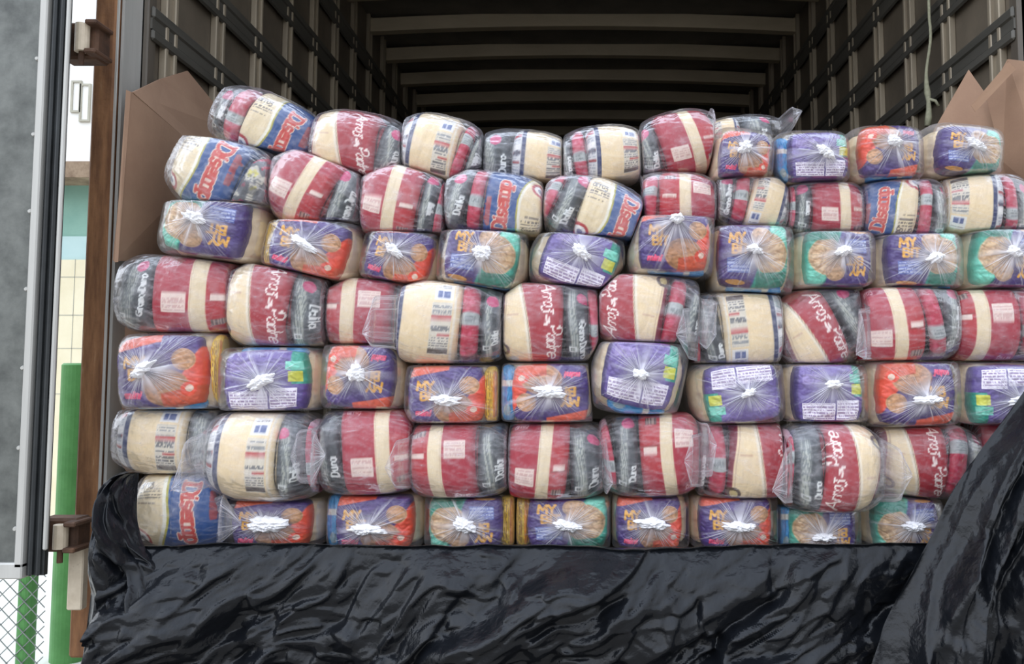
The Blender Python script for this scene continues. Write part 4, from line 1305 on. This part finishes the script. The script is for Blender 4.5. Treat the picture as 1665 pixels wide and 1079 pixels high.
KNOT = [
    # row, u, v, w, h, tilt, print, turn, extra packets, packet offset, knot offset, knot shape, dy, label
    (7, 1207, 258, 100, 88, 6, 'O', 0, '', (0, 0), (-.1, .1), (.022, .020, 30), .0, 'small top-row parcel with orange biscuit packet right of the highest red sack'),
    (7, 1318, 262, 122, 90, 0, 'B', 0, 'bL', (.10, .04), (.05, .0), (.030, .016, -35), .0, 'top-row parcel with pale printed table on purple biscuit packet'),
    (7, 1438, 256, 118, 94, 0, 'O', 180, 'bB', (.02, .1), (-.05, .15), (.026, .016, -30), .0, 'top-row parcel with orange biscuit packet and blue packet beneath it'),
    (7, 1563, 251, 124, 88, 6, 'T', 0, '', (.06, 0), (-.05, .05), (.034, .012, -25), .0, 'rightmost top-row parcel, purple and teal biscuit packet in front of the cardboard'),
    (5, 348, 370, 164, 116, 10, 'T', 180, '', (-.06, .04), (-.05, .05), (.038, .018, -15), -.01, 'leftmost third-row parcel with teal and purple biscuit packet under a white knot'),
    (5, 508, 404, 152, 110, 16, 'O', 0, 'yL', (.0, 0), (.02, .02), (.048, .015, -18), .0, 'third-row parcel with orange biscuit packet and yellow packet at its left edge'),
    (5, 652, 419, 128, 108, 18, 'O', 0, '', (.02, 0), (-.05, .08), (.036, .015, -25), .02, 'third-row parcel with orange biscuit packet, directly right of the yellow-edged one'),
    (5, 785, 421, 146, 114, 10, 'T', 0, 'bB', (.0, .06), (.05, 0), (.028, .026, 10), .0, 'third-row teal biscuit parcel with round white knot, fourth from the left'),
    (5, 938, 423, 150, 114, 22, 'B', 0, '', (.06, 0), (.0, .15), (.034, .018, -20), .0, 'tilted third-row parcel showing the pale printed table of its biscuit packet'),
    (5, 1092, 397, 142, 112, 2, 'O', 0, 'bB', (.03, .05), (.0, .5), (.022, .016, 0), -.02, 'rounded third-row parcel, orange biscuit packet with knot near its top edge'),
    (5, 1220, 423, 140, 120, 2, 'T', 0, 'bB', (.0, .08), (-.05, .08), (.026, .014, -20), .0, 'third-row parcel with yellow words at upper left of teal packet, blue packet below'),
    (5, 1355, 423, 132, 108, 2, 'T', 180, '', (.02, .04), (.0, .1), (.028, .016, 20), .0, 'third-row parcel with teal at the left and yellow words at lower right'),
    (5, 1490, 426, 142, 110, 0, 'T', 0, 'bB', (.02, .06), (.1, -.05), (.026, .018, 20), .0, 'third-row purple and teal parcel, second from the right edge'),
    (5, 1624, 421, 126, 116, 8, 'T', 180, '', (.02, .02), (-.05, .05), (.024, .016, -20), .0, 'rightmost third-row parcel with teal biscuit packet, under the navy-banded sack'),
    (3, 285, 603, 172, 130, -3, 'O', 0, 'yR bB', (-.14, .0), (-.15, .05), (.040, .018, 35), .0, 'leftmost fifth-row parcel, orange biscuit packet beside a yellow packet'),
    (3, 440, 618, 166, 112, -1, 'B', 0, 'bT', (.0, -.02), (.05, .0), (.046, .020, 25), .0, 'fifth-row parcel with pale printed table and blue strip along its top'),
    (3, 592, 612, 136, 114, 4, 'O', 180, '', (-.02, .0), (.02, .1), (.028, .026, 0), .01, 'fifth-row parcel with orange at left of its biscuit packet and bushy knot, third from left'),
    (3, 736, 640, 152, 106, 0, 'O', 0, 'yR', (-.08, 0), (.05, -.15), (.046, .018, 0), .0, 'fifth-row parcel with orange biscuit packet and yellow packet at right edge'),
    (3, 892, 638, 154, 106, 0, 'O', 180, 'bL', (.05, 0), (.0, .05), (.046, .020, -5), .0, 'fifth-row parcel with orange biscuit packet and blue packet at left edge'),
    (3, 1037, 608, 146, 126, 12, 'B', 0, 'bB', (.02, .06), (.0, -.05), (.026, .015, 0), -.03, 'tilted fifth-row parcel with printed table and purple border, blue packet at lower left'),
    (3, 1200, 638, 150, 108, -7, 'B', 180, '', (.04, 0), (.05, .0), (.024, .012, 20), .0, 'fifth-row parcel with printed table at the top of its biscuit packet'),
    (3, 1340, 641, 136, 110, 0, 'B', 0, '', (.0, .04), (.0, .25), (.026, .014, 0), .0, 'fifth-row parcel with upright printed table low on purple packet, third from the right'),
    (3, 1482, 637, 150, 116, 0, 'O', 180, '', (.0, -.02), (.05, -.15), (.044, .014, 5), .0, 'fifth-row parcel with orange at left and long flat knot, second from the right'),
    (3, 1630, 642, 150, 110, 0, 'B', 180, '', (.0, .0), (.05, -.1), (.040, .014, 10), .0, 'rightmost fifth-row parcel, printed table beside the raised black plastic'),
    (1, 448, 845, 152, 92, 0, 'O', 0, '', (.0, .0), (.05, .05), (.060, .026, 0), .05, 'bottom-row orange biscuit parcel with wide bright knot, next to the blue-lettered sack'),
    (1, 612, 845, 152, 102, 0, 'O', 0, 'bL', (.02, .02), (-.05, -.12), (.058, .016, -4), .05, 'bottom-row orange biscuit parcel with long flat knot and blue packet at left'),
    (1, 765, 845, 146, 102, 0, 'T', 180, 'yR', (-.06, .02), (.02, .0), (.034, .024, -25), .05, 'bottom-row teal biscuit parcel with yellow words at right and yellow packet edge'),
    (1, 918, 845, 158, 100, 0, 'T', 0, 'yL', (.06, .02), (.0, -.02), (.040, .018, -10), .05, 'bottom-row teal biscuit parcel with yellow packet at left edge'),
    (1, 1056, 845, 130, 100, 0, 'O', 0, '', (-.04, .02), (.05, .05), (.050, .018, -8), .05, 'bottom-row orange biscuit parcel between teal parcel and another orange one'),
    (1, 1192, 845, 142, 100, 0, 'O', 0, '', (.0, .02), (.02, -.05), (.052, .016, -4), .05, 'bottom-row orange biscuit parcel just left of the bulging parcel above'),
    (1, 1330, 852, 130, 96, 0, 'T', 180, 'bL', (.02, .0), (-.1, -.2), (.034, .014, 0), .05, 'bottom-row teal biscuit parcel under the bulging script-lettered parcel'),
    (1, 1466, 850, 126, 98, -5, 'T', 180, '', (.0, .02), (.0, .05), (.034, .016, -10), .05, 'last bottom-row parcel at right, teal packet touching the raised black plastic'),
]
BACK = (1212, 214, 112, 56, -4)
bodies = [(*body(u, v, w, h, tilt, dy)[:3], tilt) for (row, u, v, w, h, tilt, segs, ears, dy, lab) in SIDE] + \
         [(*body(u, v, w, h, tilt, dy)[:3], tilt) for (row, u, v, w, h, tilt, kind, turn, extra, off, kn, kl, dy, lab) in KNOT] + \
         [(*body(*BACK, .20)[:3], BACK[4])]
PLANES = contact_planes(bodies)


def now(k):
    CUR.update(c=(bodies[k][0].x, bodies[k][0].z), t=math.radians(bodies[k][3]), planes=PLANES[k])


for k, (row, u, v, w, h, tilt, segs, ears, dy, lab) in enumerate(SIDE):
    now(k)
    side_parcel(u, v, w, h, tilt, segs, ears, dy, sd=k + 1, label=lab)
for k, (row, u, v, w, h, tilt, kind, turn, extra, off, kn, kl, dy, lab) in enumerate(KNOT):
    now(len(SIDE) + k)
    knot_parcel(u, v, w, h, tilt, kind, turn, extra, off, kn, kl, dy, sd=200 + k * 3, label=lab)
# one more lying behind the top row
now(len(bodies) - 1)
side_parcel(*BACK, [('D2', 0, .45, F1), ('g', .45, .9)], (0, 0, 24, 14), .20, sd=91, label='parcel lying behind the top row beside the highest red sack, loose clear bag end')
